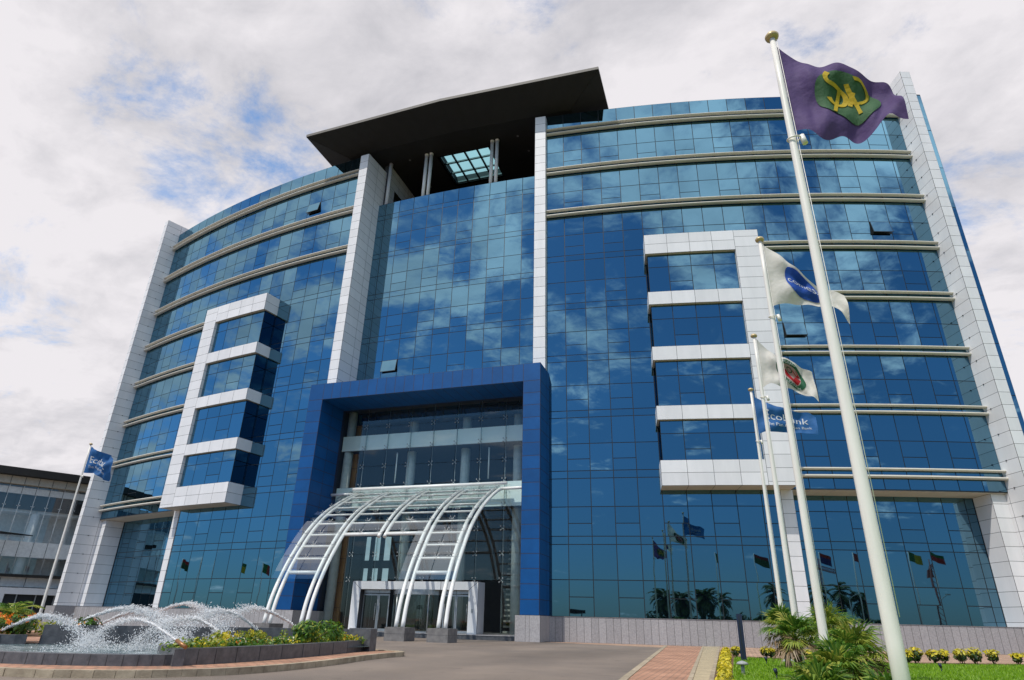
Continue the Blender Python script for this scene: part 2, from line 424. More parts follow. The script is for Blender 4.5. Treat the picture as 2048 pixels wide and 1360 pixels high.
    wallpanels(mb, P(a, 107.3, 0), P(b, 107.3, 0), 0, 0, 1, zs)
    for ph_, rev in ((a, True), (b, False)):
        f0, f1 = P(ph_, 107.3, 0), P(ph_, 103.0, 0)
        us = [0, .35, .7, 1]
        wallpanels(mb, *((f1, f0) if rev else (f0, f1)), 0, 0, 1, zs, us=us if not rev else [0, .3, .65, 1])
    pane(mb, P(a, 107.3, zt), P(b, 107.3, zt), P(b, 103.0, zt), P(a, 103.0, zt), .02, .006, 1)
    for z in zs[2:-1:2]:      # little fixings at the joints of the inner face
        ph_ = a if s > 0 else b
        q = P(ph_-.004*s, 106.4, z); mb.box(q.x-.04, q.x+.04, q.y-.04, q.y+.04, z-.03, z+.03, 0)
    mb.build('pier', [JOINT, WHITE], B)
    # side glass return behind the end pier and flank wall
    mb = MB(); a, b = sgn([19.865, 21.35], s)
    pbox(mb, a, b, 88, 104.6, 0, 41.2, 0)
    for z0 in range(1, 11):
        for r0 in range(6):
            f0, f1 = P(b if s > 0 else a, 104.6-r0*2.7, 0), P(b if s > 0 else a, 104.6-(r0+1)*2.7, 0)
            if s < 0: f0, f1 = f1, f0
            pane(mb, (f0.x, f0.y, z0*4-2.6), (f1.x, f1.y, z0*4-2.6), (f1.x, f1.y, z0*4+1.3), (f0.x, f0.y, z0*4+1.3), .08, .012, 1, .002)
    for z0 in range(11): ppane(mb, a, b, 104.6, z0*3.7+.4, min(41.1, z0*3.7+4.1))
    mb.build('flank_wall', [FRAME, GLASS], B)
    # plinth
    mb = MB(); ph = [4.5+(19.95-4.5)*i/34 for i in range(35)]; ph = sgn(ph, s)
    pshell(mb, ph, 106.0, 0, 1.33, 0, .35)
    for a, b in zip(ph, ph[1:]):
        m_ = (a+b)/2
        for c, d in ((a, m_), (m_, b)): ppane(mb, c, d, 106.0, .0, 1.335, .02, .006, 1, .0006)
        mb.hexa([P(a, 106.03, 1.335), P(b, 106.03, 1.335), P(b, 103.5, 1.335), P(a, 103.5, 1.335), P(a, 106.03, 1.352), P(b, 106.03, 1.352), P(b, 103.5, 1.352), P(a, 103.5, 1.352)], 1)
    a, b = sgn([19.2, 20.3], s)
    pbox(mb, a, b, 104, 107.55, 0, 1.34, 1)
    mb.build('plinth', [GRANJ, GRANITE], B)
    # flat roof and rear wall of the wing
    mb = MB(); ph = sgn([4.2, 8, 12, 16, 19.86], s)
    for a, b in zip(ph, ph[1:]):
        pbox(mb, a, b, 88.0, 105.6, 38.6, 38.9, 0); 
        if s < 0 and a > -12.1: pbox(mb, a, b, 87.7, 88.0, 0, 3.4, 0); pbox(mb, a, b, 87.7, 88.0, 9.5, 38.9, 0)
        else: pbox(mb, a, b, 87.7, 88.0, 0, 38.9, 0)
    mb.build('roof_deck', [GREYIN], B)

    # projecting bay
    bay = MB(); x0, x1 = 8.50, 12.61
    top, bot = 26.13, 8.58
    cols = [8.50, 9.32, 10.13, 10.94, 11.74, 12.61]
    rb = 107.25
    def S(*q): return sgn(list(q), s)
    def bx(p0, p1, r0, r1, z0, z1, mi=0):
        a, b = S(p0, p1); pbox(bay, a, b, r0, r1, z0, z1, mi, max(1, round(abs(b-a)/.82)))
    bands = [(24.58, top), (20.63, 21.58), (16.60, 17.55), (12.63, 13.53), (bot, 10.10)]
    for i, (z0, z1) in enumerate(bands):
        bx(x0, 11.74, RG-.1, rb, z0, z1, 0)
        zz = [z0, (z0+z1)/2, z1] if i in (0, 4) else [z0, z1]
        for p, q in zip(cols[:-2], cols[1:-1]):
            a, b = S(p, q)
            for c, d in zip(zz, zz[1:]): ppane(bay, a, b, rb, c, d, .022, .006, 1, 0)
        # returns of the bands on the side nearest the axis
        a = x0*s
        f0, f1 = P(a, RG, 0), P(a, rb, 0)
        if s < 0: f0, f1 = f1, f0
        wallpanels(bay, f0, f1, 0, 0, 1, zz)
        # underside
        for p, q in zip(cols[:-2], cols[1:-1]):
            a, b = S(p, q)
            pane(bay, P(a, RG, z0), P(b, RG, z0), P(b, rb, z0), P(a, rb, z0), .022, .004, 2)
    bx(11.74, x1, RG-.1, rb, bot, top, 0)
    zs = rows(bot, top, .8)
    a, b = S(11.74, x1)
    wallpanels(bay, P(a, rb, 0), P(b, rb, 0), 0, 0, 1, zs)
    pane(bay, P(a, RG, bot), P(b, RG, bot), P(b, rb, bot), P(a, rb, bot), .022, .004, 2)
    for ph_ in (11.74*s, x1*s):
        f0, f1 = P(ph_, RG, 0), P(ph_, rb, 0)
        if (ph_ == x1*s) == (s > 0): f0, f1 = f1, f0
        wallpanels(bay, f0, f1, 0, 0, 1, zs)
    bo = bay.build('bay_window', [JOINT, WHITE, SOFFIT], B)
    rgz = 107.0
    for (zb, zt_) in ((21.58, 24.58), (17.55, 20.63), (13.53, 16.60), (10.10, 12.63)):
        mb = MB(); zm = zb+(zt_-zb)*.67
        a, b = S(8.58, 11.74)
        cc = sgn([8.58]+cols[1:5], s)
        pshell(mb, cc, rgz, zb, zt_, 0)
        for i, (p, q) in enumerate(zip(cc, cc[1:])):
            j = i if s > 0 else 3-i
            lower = [zb, zm] if j != (1 if s > 0 else 1) else [zb, zb+(zm-zb)*.42, zm]
            if s < 0 and j == 1: lower = [zb, zb+(zm-zb)*.42, zm]
            for c, d in zip(lower, lower[1:]): ppane(mb, p, q, rgz, c, d)
            ppane(mb, p, q, rgz, zm, zt_)
        # dark glazed flank towards the axis
        f0, f1 = P(8.58*s, RG, 0), P(8.58*s, rgz, 0)
        if s < 0: f0, f1 = f1, f0
        wallpanels(mb, f0, f1, 0, 0, 1, [zb, zm, zt_], .05, .012, 2)
        mb.build('glazing', [FRAME, GLASS, GLASSD], bo)

# ---- middle panel
PM = [-4.2]+[.19+.788*i for i in range(-5, 5)]+[4.2]
RM = 103.9
for k in range(2, 7):
    zl = [zk(k)+.24 if k > 2 else 14.5, zk(k)+2.0, zk(k+1)-.24, zk(k+1)+.24]
    if k == 6: zl = zl+[35.12]
    mb = MB(); pshell(mb, PM, RM, zl[0], zl[-1], 0)
    for i, (a, b) in enumerate(zip(PM, PM[1:])):
        for ri, (c, d) in enumerate(zip(zl, zl[1:])):
            if k == 2 and i == 1 and ri == 0:
                zs = zl[0]+(d-c)*.0
            if ri == 0 and i % 2 == 0 and 0 < i < 10 or (ri == 0 and k == 2 and i == 2):
                zs = zk(k)+1.0
                ppane(mb, a, b, RM, c, zs); ppane(mb, a, b, RM, zs, d)
            else: ppane(mb, a, b, RM, c, d)
    mb.build('glazing_band', [FRAME, GLASS], B)
open_sash(PM[2], PM[3], RM, zk(3)+1.0, zk(3)+2.0, 9)

# ---- roof terrace behind the middle panel
mb = MB()
pbox(mb, -4.6, 4.6, 90, 103.7, 33.9, 34.3, 0, 4)                  # terrace floor
mb.box(-8.2, 8.2, CY-90.5, CY-90, 34.3, 40.2, 0)                    # rear wall
mb.build('roof_terrace', [DARKIN], B)
for s in (1, -1):
    mb = MB(); x = 7.25*s
    y0, y1 = CY-103.1, CY-90
    # clad beam over a dark opening
    mb.box(min(x, x+.5*s), max(x, x+.5*s), y0, y1, 37.9, 40.05, 0)
    mb.box(min(x, x+.5*s), max(x, x+.5*s), y0, y0+1.2, 34.3, 37.9, 0)
    mb.box(min(x+.5*s, x+.6*s), max(x+.5*s, x+.6*s), y0, y1, 34.3, 40.05, 2)
    f0, f1 = ((x, y1), (x, y0)) if s > 0 else ((x, y0), (x, y1))
    wallpanels(mb, f0, f1, 0, 0, 7, [37.9, 38.7, 39.4, 40.05])
    g0, g1 = ((x, y0+1.2), (x, y0)) if s > 0 else ((x, y0), (x, y0+1.2))
    wallpanels(mb, g0, g1, 0, 0, 1, rows(34.3, 37.9, .8))
    mb.tube([(x-.12*s, CY-103.2, 34.2), (x-.12*s, CY-103.2, 40.06)], .17, 12, 1)
    mb.build('terrace_wall', [JOINT, WHITE, DARKIN], B)
for x in (-3.35, -2.88, 3.05, 3.52):
    mb = MB(); mb.tube([(x, CY-103.45, 34.2), (x, CY-103.45, 40.07)], .155, 14)
    mb.ball((x, CY-103.45, 40.0), .2, 0, 8)
    mb.build('roof_column', [CWHITE], B)

# ---- oversailing roof: hull shaped soffit with a skylight
mb = MB()
zi, zr = 40.08, 40.95
rim = [(-13.46, CY-107.85), (.1, CY-108.35), (13.46, CY-107.85), (13.46, CY-88.5), (-13.46, CY-88.5)]
inn = [(-10.6, CY-105.1), (.1, CY-105.5), (10.6, CY-105.1), (10.6, CY-90.5), (-10.6, CY-90.5)]
for i in range(5):
    j = (i+1) % 5
    a, b, c, d = rim[i], rim[j], inn[j], inn[i]
    n = 9 if i < 2 else 6
    for t in range(n):
        def lp(p, q, f): return (p[0]+(q[0]-p[0])*f, p[1]+(q[1]-p[1])*f)
        f0, f1 = t/n+.002, (t+1)/n-.002
        A, A2, D, D2 = lp(a, b, f0), lp(a, b, f1), lp(d, c, f0), lp(d, c, f1)
        mb.poly([(*A2, zr), (*A, zr), (*D, zi), (*D2, zi)], 0)
    mb.poly([(*b, zr+.02), (*a, zr+.02), (*d, zi+.02), (*c, zi+.02)], 0)
    mb.hexa([(*a, zr), (*b, zr), (*lp(b, c, .03), zr), (*lp(a, d, .03), zr), (*a, zr+.26), (*b, zr+.26), (*lp(b, c, .03), zr+.26), (*lp(a, d, .03), zr+.26)], 1)
sx0, sx1, sy0, sy1 = -2.5, 2.4, CY-102.75, CY-98.5
ix0, ix1, iy0, iy1 = -10.6, 10.6, CY-105.1, CY-90.5
for (x0, x1, y0, y1) in ((ix0, sx0, iy0, iy1), (sx1, ix1, iy0, iy1), (sx0, sx1, iy0, sy0), (sx0, sx1, sy1, iy1)):
    mb.box(x0, x1, y0, y1, zi, zi+.15, 0)
mb.poly([(*inn[0], zi), (*inn[1], zi), (*inn[2], zi), (10.6, iy0, zi), (-10.6, iy0, zi)][::-1], 0)
for (x0, x1, y0, y1) in ((rim[4][0], sx0-.1, rim[0][1]+.2, rim[3][1]), (sx1+.1, rim[2][0], rim[0][1]+.2, rim[3][1]), (sx0-.1, sx1+.1, rim[0][1]+.2, sy0-.1), (sx0-.1, sx1+.1, sy1+.1, rim[3][1])):
    mb.box(x0, x1, y0, y1, zr+.1, zr+.22, 0)
for (x0, x1, y0, y1) in ((sx0-.1, sx0, sy0, sy1), (sx1, sx1+.1, sy0, sy1), (sx0-.1, sx1+.1, sy0-.1, sy0), (sx0-.1, sx1+.1, sy1, sy1+.1)):
    mb.box(x0, x1, y0, y1, zi, zr+.2, 0)
for (x, y) in ((-5.2, CY-103.2), (-5, CY-99), (5.4, CY-103.4), (5.8, CY-101.3), (6, CY-98), (-1, CY-97.5), (2, CY-97)):
    mb.tube([(x, y, zi-.02), (x, y, zi+.02)], .11, 10, 2)
ro = mb.build('oversailing_roof', [ROOF, FASCIA, GREYIN], B)
mb = MB()
for i in range(5):
    x = sx0+(sx1-sx0)*i/4; mb.box(x-.07, x+.07, sy0, sy1, zi+.27, zi+.44, 0)
for i in range(4):
    y = sy0+(sy1-sy0)*i/3; mb.box(sx0, sx1, y-.07, y+.07, zi+.28, zi+.43, 0)
mb.poly([(sx0, sy0, zi+.35), (sx1, sy0, zi+.35), (sx1, sy1, zi+.35), (sx0, sy1, zi+.35)], 1)
SKYG = clear_glass('skylight_glass', (.40, .78, .84), .05)
mb.build('skylight', [FRAME, SKYG], ro)

# ---- blue entrance portal
YP = CY-107.6; XO, XI = 8.76, 7.6; ZT, ZI = 16.6, 15.38; YB = CY-104.75
mb = MB()
zs = [1.36+i*(ZI-1.36)/17 for i in range(18)]
for s in (1, -1):
    xo, xi = XO*s, XI*s
    mb.box(min(xo, xi), max(xo, xi), YP, YB+.3, 1.36, ZT, 0)
    f = ((xi, YP), (xo, YP)) if s > 0 else ((xo, YP), (xi, YP))
    wallpanels(mb, *f, 0, 0, 1, zs+[ZT], .036, .006, 1)
    f = ((xo, YP), (xo, YB+.3)) if s > 0 else ((xo, YB+.3), (xo, YP))
    wallpanels(mb, *f, 0, 0, 2, zs+[ZT], .036, .006, 1)
    f = ((xi, YB), (xi, YP)) if s > 0 else ((xi, YP), (xi, YB))
    wallpanels(mb, *f, 0, 0, 2, zs, .036, .006, 1)
mb.box(-XI, XI, YP, YB+.3, ZI, ZT, 0)
wallpanels(mb, (-XI, YP), (XI, YP), 0, 0, 21, [ZI, ZT], .036, .006, 1)
for i in range(21):
    x0 = -XI+2*XI*i/21; x1 = -XI+2*XI*(i+1)/21
    pane(mb, (x0, YB, ZI), (x1, YB, ZI), (x1, YP, ZI), (x0, YP, ZI), .036, .006, 1)
for q in (0, 1):
    y0 = YP+(YB+.3-YP)*q/2; y1 = YP+(YB+.3-YP)*(q+1)/2
    pane(mb, (-XO, y0, ZT), (XO, y0, ZT), (XO, y1, ZT), (-XO, y1, ZT), .036, .006, 1)
po = mb.build('entrance_portal', [BLUEJ, BLUE], B)
for s in (1, -1):
    mb = MB(); xo, xi = (XO+.06)*s, (XI-.25)*s
    mb.box(min(xo, xi), max(xo, xi), YP-.06, YB+1.0, 0, 1.36, 0)
    us = [0, .42, .58, 1] if s > 0 else [0, .42, .58, 1]
    f = ((xi, YP-.06), (xo, YP-.06)) if s > 0 else ((xo, YP-.06), (xi, YP-.06))
    wallpanels(mb, *f, 0, 0, 1, [0, 1.36], .018, .006, 1, us=us)
    for xx, rv in ((xo, s < 0), (xi, s > 0)):
        f = [(xx, YP-.06), (xx, YB+1.0)]
        if rv: f = f[::-1]
        wallpanels(mb, *f, 0, 0, 3, [0, 1.36], .018, .006, 1)
    mb.build('granite_base', [GRANJ, GRANITE], po)

# ---- lobby behind the portal
mb = MB(); YL = CY-104.7
mb.box(-7.6, 7.6, YL+.1, 6.5, .24, .27, 0)                          # floor
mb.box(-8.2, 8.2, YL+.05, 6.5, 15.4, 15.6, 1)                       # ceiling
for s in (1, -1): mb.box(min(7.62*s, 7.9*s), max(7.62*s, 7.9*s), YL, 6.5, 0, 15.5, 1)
# rear wall with a window grid at its left end
YR = 6.3
for (x0, x1, z0, z1) in ((-5.0, 7.7, .24, 15.4), (-7.7, -5.0, .24, 3.45), (-7.7, -5.0, 6.75, 15.4), (-7.7, -5.0, 4.45, 5.0)):
    mb.box(x0, x1, YR, YR+.25, z0, z1, 1)
for x in (-7.62, -6.85, -6.0, -5.1): mb.box(x-.13, x+.13, YR, YR+.25, 3.45, 6.75, 1)
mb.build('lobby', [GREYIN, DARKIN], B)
mb = MB(); mb.poly([(-7.62, YR+.12, 3.45), (-5.0, YR+.12, 3.45), (-5.0, YR+.12, 6.75), (-7.62, YR+.12, 6.75)])
mb.build('rear_window', [clear_glass('rear_window_glass', (.36, .52, .56), .05)], B)
for z0, z1 in ((12.3, 13.45), (7.95, 9.6)):
    mb = MB()
    wallpanels(mb, (-7.55, YL+.32), (7.55, YL+.32), 0, 0, 8, [z0, z1], .03, .01, 0, us=[0, .135, .255, .376, .497, .617, .737, .858, 1])
    mb.box(-7.55, 7.55, YL+.33, YL+.5, z0, z1, 2)
    mb.box(-7.55, 7.55, YL+.52, 6.2, z0, z0+.4, 1)
    mb.build('spandrel', [SPAND, DARKIN, GREYIN], B)
for x, y in ((-7.2, YL+.75), (-2.35, YL+1.6), (1.95, YL+1.6), (5.9, YL+1.6)):
    mb = MB(); mb.tube([(x, y, .24), (x, y, 15.4)], .33, 20)
    mb.build('round_column', [COLUM], B)
mb = MB(); mb.box(-7.6, -6.65, YL+1.2, YL+1.4, .26, 15.3, 0)
for z in rows(.3, 15.3, 1.6): mb.box(-7.6, -6.65, YL+1.185, YL+1.2, z-.01, z+.01, 1)
mb.build('wood_panel', [WOOD, DARKIN], B)
mb = MB()   # curved stair stringers and dim stone wall on the right of the lobby
for x in (4.7, 6.3):
    pth = [(x+1.6*math.cos(t)-.4, YL+4.0, .3+8.5*math.sin(t)) for t in [i*math.pi/2/10 for i in range(11)]]
    mb.tube(pth, .14, 6, 0)
for z in range(6): mb.box(4.2, 7.6, YL+5.0, YL+5.1, .3+z*1.2, 1.46+z*1.2, 1)
for z in range(20): mb.box(4.55, 5.2, YL+3.2+z*.06, YL+3.3+z*.06, .3+z*.33, .42+z*.33, 1)
mb.build('lobby_stair', [DARKIN, mat('dim_stone', (.34, .32, .28), .8, scale=3)], B)
for i, (x, z) in enumerate(((-1.2, 15.1), (.6, 15.1), (2.9, 15.1))):
    mb = MB(); mb.tube([(x, YL+2.6, z), (x, YL+2.6, z+.12), (x, YL+2.6, z+.3)], [.3, .26, .05], 12)
    mb.build('ceiling_lamp', [mat('lamp_yellow_%s' % 'abc'[i], (.45, .40, .12), .5)], B)
# point fixed glazing
fins = [-5.46, -3.64, -1.82, 0, 1.82, 3.64, 5.46]
zrow = [.3, 3.35, 4.95, 6.5, 8.0, 9.6, 11.0, 12.35, 13.95, 15.38]
for i, (a, b) in enumerate(zip([-7.58]+fins, fins+[7.58])):
    mb = MB()
    for c, d in zip(zrow, zrow[1:]):
        if d < 3.4 and i in (2, 3, 4, 5, 6): continue
        mb.poly([(a+.012, YB, c+.012), (b-.012, YB, c+.012), (b-.012, YB, d-.012), (a+.012, YB, d-.012)], 0)
    mb.build('lobby_pane', [CLEAR], B)
SPI = MB()
for x in fins:
    mb = MB()
    mb.poly([(x, YB+.06, .3), (x, YB+.36, .3), (x, YB+.36, 15.35), (x, YB+.06, 15.35)], 0)
    mb.tube([(x, YB+.16, .3), (x, YB+.16, 15.3)], .014, 5, 1)
    for z in zrow[1:-1]:
        for dx in (-.12, .12):
            for dz in (-.12, .12):
                mb.ball((x+dx, YB-.02, z+dz), .045, 1, 6)
                mb.tube([(x, YB+.05, z), (x+dx, YB, z+dz)], .012, 4, 1, False)
    mb.build('glass_fin', [CLEAR, STEEL], B)
# two slim blue-white light tubes hanging inside
for x in (-3.1, 4.05):
    mb = MB(); mb.tube([(x, YL+.75, 9.9), (x, YL+.75, 12.1)], .05, 8); mb.build('pipe', [CWHITE], B)

# ---- door surround, doors, step
YD = CY-105.95
mb = MB(); DXL, DXR, DZ = -4.32, 4.42, 3.2
W = .62
for (x0, x1, z0, z1) in ((DXL, DXL+W, .26, DZ), (DXR-W, DXR, .26, DZ), (DXL+W, DXR-W, DZ-.5, DZ)):
    mb.box(x0, x1, YD, YB-.05, z0, z1, 0)
zA, zB, zC = .26, DZ-.5, DZ
def mit(pts): mb.poly([(x, YD-.008, z) for x, z in pts], 1)
mit([(DXL+.01, zA), (DXL+W-.01, zA), (DXL+W-.01, zB+.0), (DXL+.01, zC-.02)])
mit([(DXR-W+.01, zA), (DXR-.01, zA), (DXR-.01, zC-.02), (DXR-W+.01, zB)])
nx = 4; xa, xb = DXL+W, DXR-W
for i in range(nx):
    b0 = xa+(xb-xa)*i/nx+.015; b1 = xa+(xb-xa)*(i+1)/nx-.015
    t0 = b0 if i else DXL+.035; t1 = b1 if i < nx-1 else DXR-.035
    mit([(b0, zB+.012), (b1, zB+.012), (t1, zC-.01), (t0, zC-.01)])
for xx, rv in ((DXR, False), (DXL, True)):
    f = [(xx, YD), (xx, YB-.05)]
    wallpanels(mb, *(f[::-1] if rv else f), 0, 0, 1, [.26, DZ], .02, .006, 1)
mb.box(DXR-.4, DXR-.28, YD-.03, YD-.01, 1.45, 1.65, 2)
do = mb.build('door_surround', [JOINT, WHITE, STEEL], B)
for (x0, x1) in ((DXL+W+.05, -2.55), (-2.53, -1.75), (2.0, 2.85), (2.87, DXR-W-.05)):
    mb = MB(); y = YD+.35
    for (a, b, c, d) in ((x0, x0+.07, .28, 2.45), (x1-.07, x1, .28, 2.45), (x0+.07, x1-.07, .28, .42), (x0+.07, x1-.07, 2.35, 2.45), (x0, x1, 2.5, 2.7)):
        mb.box(a, b, y, y+.06, c, d, 0)
    mb.poly([(x0+.07, y+.03, .42), (x1-.07, y+.03, .42), (x1-.07, y+.03, 2.35), (x0+.07, y+.03, 2.35)], 1)
    dd = mb.build('door', [STEEL, CLEAR], do)
    mb = MB(); hx = x1-.14 if x0 < -3 or x0 > 2.5 else x0+.14
    mb.tube([(hx, y-.07, .9), (hx, y-.07, 1.9)], .022, 8); mb.build('handle', [STEEL], dd)
mb = MB(); cx, cy, rr = .12, YD+.75, 1.75      # revolving door drum
ang = [math.pi+i*math.pi/14 for i in range(15)]
for a, b in zip(ang, ang[1:]):
    p = [(cx+rr*math.cos(t), cy+rr*math.sin(t)*.62) for t in (a, b)]
    mb.poly([(*p[0], 2.42), (*p[1], 2.42), (*p[1], 2.72), (*p[0], 2.72)], 0)
    mb.poly([(*p[0], .34), (*p[1], .34), (*p[1], 2.42), (*p[0], 2.42)], 1)
    mb.poly([(*p[0], .26), (*p[1], .26), (*p[1], .34), (*p[0], .34)], 0)
mb.poly([(cx+rr*math.cos(t), cy+rr*math.sin(t)*.62, 2.42) for t in ang], 0)
for k in (0, 4, 10, 14): mb.tube([(cx+rr*math.cos(ang[k]), cy+rr*math.sin(ang[k])*.62, .26), (cx+rr*math.cos(ang[k]), cy+rr*math.sin(ang[k])*.62, 2.45)], .04, 6, 0)
for t in (.6, 2.2): mb.poly([(cx, cy-.2, .34), (cx+rr*.9*math.cos(t), cy-.2-abs(rr*.5*math.sin(t)), .34), (cx+rr*.9*math.cos(t), cy-.2-abs(rr*.5*math.sin(t)), 2.4), (cx, cy-.2, 2.4)], 1)
mb.build('revolving_door', [STEEL, CLEAR], do)
mb = MB(); mb.box(-7.3, 7.3, YD-.9, YB+.4, 0, .23, 0); mb.box(-7.3, 7.3, YD-.93, YB+.4, .23, .262, 1)
mb.build('door_step', [DGRAN, GRANITE], B)

# ------------------------------------------------------------------ entrance canopy
CAN = root('entrance_canopy', 'white tubular canopy with curved glass roof over the revolving door', 'canopy', (0, 0, 0))
prof = [(-6.86, .63), (-6.55, 1.93), (-5.85, 3.45), (-4.98, 4.78), (-4.0, 5.98), (-2.7, 7.08), (-1.3, 7.93), (.2, 8.68), (1.1, 9.0)]
def spl(pts, n):
    out = []
    for i in range(len(pts)-1):
        p0 = pts[max(i-1, 0)]; p1 = pts[i]; p2 = pts[i+1]; p3 = pts[min(i+2, len(pts)-1)]
        for k in range(n):
            t = k/n
            out.append(tuple(.5*((2*b)+(-a+c)*t+(2*a-5*b+4*c-d)*t*t+(-a+3*b-3*c+d)*t**3) for a, b, c, d in zip(p0, p1, p2, p3)))
    return out+[tuple(pts[-1])]
arc = spl(prof, 5)
L_ = [0]
for a, b in zip(arc, arc[1:]): L_.append(L_[-1]+math.dist(a, b))
def at(sv):
    for i in range(len(arc)-1):
        if L_[i+1] >= sv:
            f = (sv-L_[i])/(L_[i+1]-L_[i]); return tuple(a+(b-a)*f for a, b in zip(arc[i], arc[i+1]))
    return arc[-1]
def s_at_z(z):
    for i in range(len(arc)-1):
        if arc[i+1][1] >= z: return L_[i]+(L_[i+1]-L_[i])*(z-arc[i][1])/(arc[i+1][1]-arc[i][1])
s_low, s_mid, s_top = s_at_z(3.3), s_at_z(5.55), L_[-1]
ribs = {-5.2: 0, -2.85: 0, 0.: s_mid-.25, 2.85: 0, 5.2: 0}
for x, s0 in ribs.items():
    for dx in (-.19, .19):
        mb = MB()
        pts = [at(s0+(s_top-s0)*i/40) for i in range(41)]
        mb.tube([(x+dx, y, z) for y, z in pts], .105, 12)
        mb.build('arched_rib', [CWHITE], CAN)
    if s0 == 0:
        mb = MB(); hw = .56
        mb.box(x-hw, x+hw, -7.35, -6.15, -.05, .63, 0)
        for z in (.33,): mb.box(x-hw-.004, x+hw+.004, -7.354, -6.146, z, z+.01, 1)
        mb.build('pedestal', [CONCD, JOINT], CAN)
step = (s_mid-s_low)/3
svals = [s_low+step*i for i in range(4)]; up = (s_top-.35-s_mid)/6
svals += [s_mid+up*i for i in range(1, 7)]
for i, sv in enumerate(svals):
    y, z = at(sv)
    spans = [(-5.0, -3.05), (3.05, 5.0)]
    if i >= 3: spans = [(-5.0, -3.05), (-2.65, -.2), (.2, 2.65), (3.05, 5.0)]
    for a, b in spans:
        mb = MB(); rr = .105 if (i == 0 or (i == 3 and abs(a+b) < 4)) else .06
        mb.tube([(a, y, z), (b, y, z)], rr, 10)
        mb.build('crossbar', [CWHITE], CAN)
def gpt(x, sv):
    y, z = at(max(0, sv)); y2, z2 = at(min(sv+.05, s_top)); y1, z1 = at(max(sv-.05, 0))
    ty, tz = y2-y1, z2-z1; l = math.hypot(ty, tz); n = (-tz/l, ty/l)
    return (x, y+n[0]*.26, z+n[1]*.26)
gs = [s_low-.55]+svals[1:]+[s_top-.05]
for i, (a, b) in enumerate(zip(gs, gs[1:])):
    segs = [(-5.75, -4.1), (-4.1, -2.3), (2.3, 4.1), (4.1, 5.6)] if i < 3 else [(-5.75, -4.1), (-4.1, -2.85), (-2.85, -1.4), (-1.4, 0), (0, 1.4), (1.4, 2.85), (2.85, 4.1), (4.1, 5.6)]
    for x0, x1 in segs:
        mb = MB(); n = 3
        for k in range(n):
            p, q = a+(b-a)*k/n, a+(b-a)*(k+1)/n
            if k == 0: p += .02
            if k == n-1: q -= .02
            mb.poly([gpt(x0+.02, p), gpt(x1-.02, p), gpt(x1-.02, q), gpt(x0+.02, q)], 0, True)
        mb.build('glass_panel', [CGLASS], CAN)
mb = MB()
for sv in gs[1:-1]:
    for x in (-5.2, -4.1, -2.85, -1.4, 0, 1.4, 2.85, 4.1, 5.2):
        if sv < s_mid-.1 and abs(x) < 2.4: continue
        g0 = Vector(gpt(x, sv))
        for dx in (-.13, .13):
            for dy in (-.1, .1):
                q = Vector(gpt(x+dx, sv+dy)); mb.ball(q, .032, 0, 6); mb.tube([g0-Vector((0, .05, .12)), q], .012, 4, 0, False)
mb.build('spider_fitting', [STEEL], CAN, kind='stuff')
mb = MB(); mb.tube([(-5.75, .95, 9.33), (5.8, .95, 9.33)], .1, 12); mb.build('head_pipe', [CWHITE], CAN)
for a, b in ((-7.5, -5.4), (5.4, 7.5)):
    mb = MB(); mb.tube([(a, 1.0, 9.0), (b, 1.0, 9.0)], .1, 12); mb.build('head_pipe', [CWHITE], CAN)

# ------------------------------------------------------------------ annex building on the left
AN = root('annex_building', 'lower glass-fronted building with a dark flat roof behind the left end pier', 'building', (-52.3, 7.4, 0))
AN.rotation_euler = (0, 0, math.atan2(.846, .534))
DIMG = clear_glass('annex_glass', (.95, .97, .97), .12)
ANW = mat('annex_white', (.82, .83, .82), .5); ANT = mat('annex_soffit', (.66, .60, .50), .6)
L0, L1 = -16., 26.
mb = MB(); mb.box(L0, L1, -1.6, 14, 13.75, 14.5, 0); mb.build('roof', [FASCIA and ROOF], AN)
mb = MB(); mb.box(L0, L1, -.6, .4, 13.0, 13.75, 0)
for i in range(35): mb.box(L0+i*1.22-.02, L0+i*1.22+.02, -.63, -.6, 13.0, 13.75, 1)
mb.build('eaves_panel', [ANT, JOINT], AN)
for z0, z1 in ((12.1, 12.75), (5.9, 7.4)):
    mb = MB(); mb.box(L0, L1, -.03, .5, z0, z1, 0)
    for i in range(35): mb.box(L0+i*1.22-.02, L0+i*1.22+.02, -.05, -.03, z0, z1, 1)
    mb.build('spandrel', [ANW, JOINT], AN)
mb = MB(); mb.box(L0, L1, .3, 9, 10.6, 12.1, 1); mb.box(L0, L1, .5, 9.5, 5.9, 6.2, 0); mb.box(L0, L1, 3.4, 3.6, 0, 10.3, 0); mb.box(L0, L1, .6, 9, 10.3, 10.6, 2)  # includes a pale inner wall added close behind the glass to catch light
for i in range(6): mb.box(L0+3+i*6, L0+4.2+i*6, 3.2, 3.4, 6.2, 9.0, 2)
mb.box(L0, L1, .2, 5, 0.2, .3, 1)
mb.build('interior', [mat('annex_inner', (.86, .85, .83), .8), DARKIN, mat('annex_ceiling', (.85, .85, .84), .8)], AN)
for i in range(7):
    mb = MB(); x = L0+2.2+i*6.0; mb.tube([(x, 1.0, 0), (x, 1.0, 13)], .42, 14); mb.build('round_column', [ANW], AN)
mb = MB()
for i in range(35):
    x = L0+.1+i*1.22
    mb.tube([(x, .02, 4.2), (x, .02, 13.0)], .035, 5)
    for z in (6.2, 7.7, 9.3, 10.9):
        for dx in (-.12, .12): mb.ball((x+dx, -.03, z), .05, 0, 5)
mb.build('glass_fin', [CWHITE], AN, kind='stuff')
for i in range(14):
    mb = MB(); x0 = L0+i*3.0; mb.poly([(x0+.01, 0, 4.2), (x0+2.99, 0, 4.2), (x0+2.99, 0, 13.0), (x0+.01, 0, 13.0)], 0); mb.build('window_pane', [DIMG], AN)
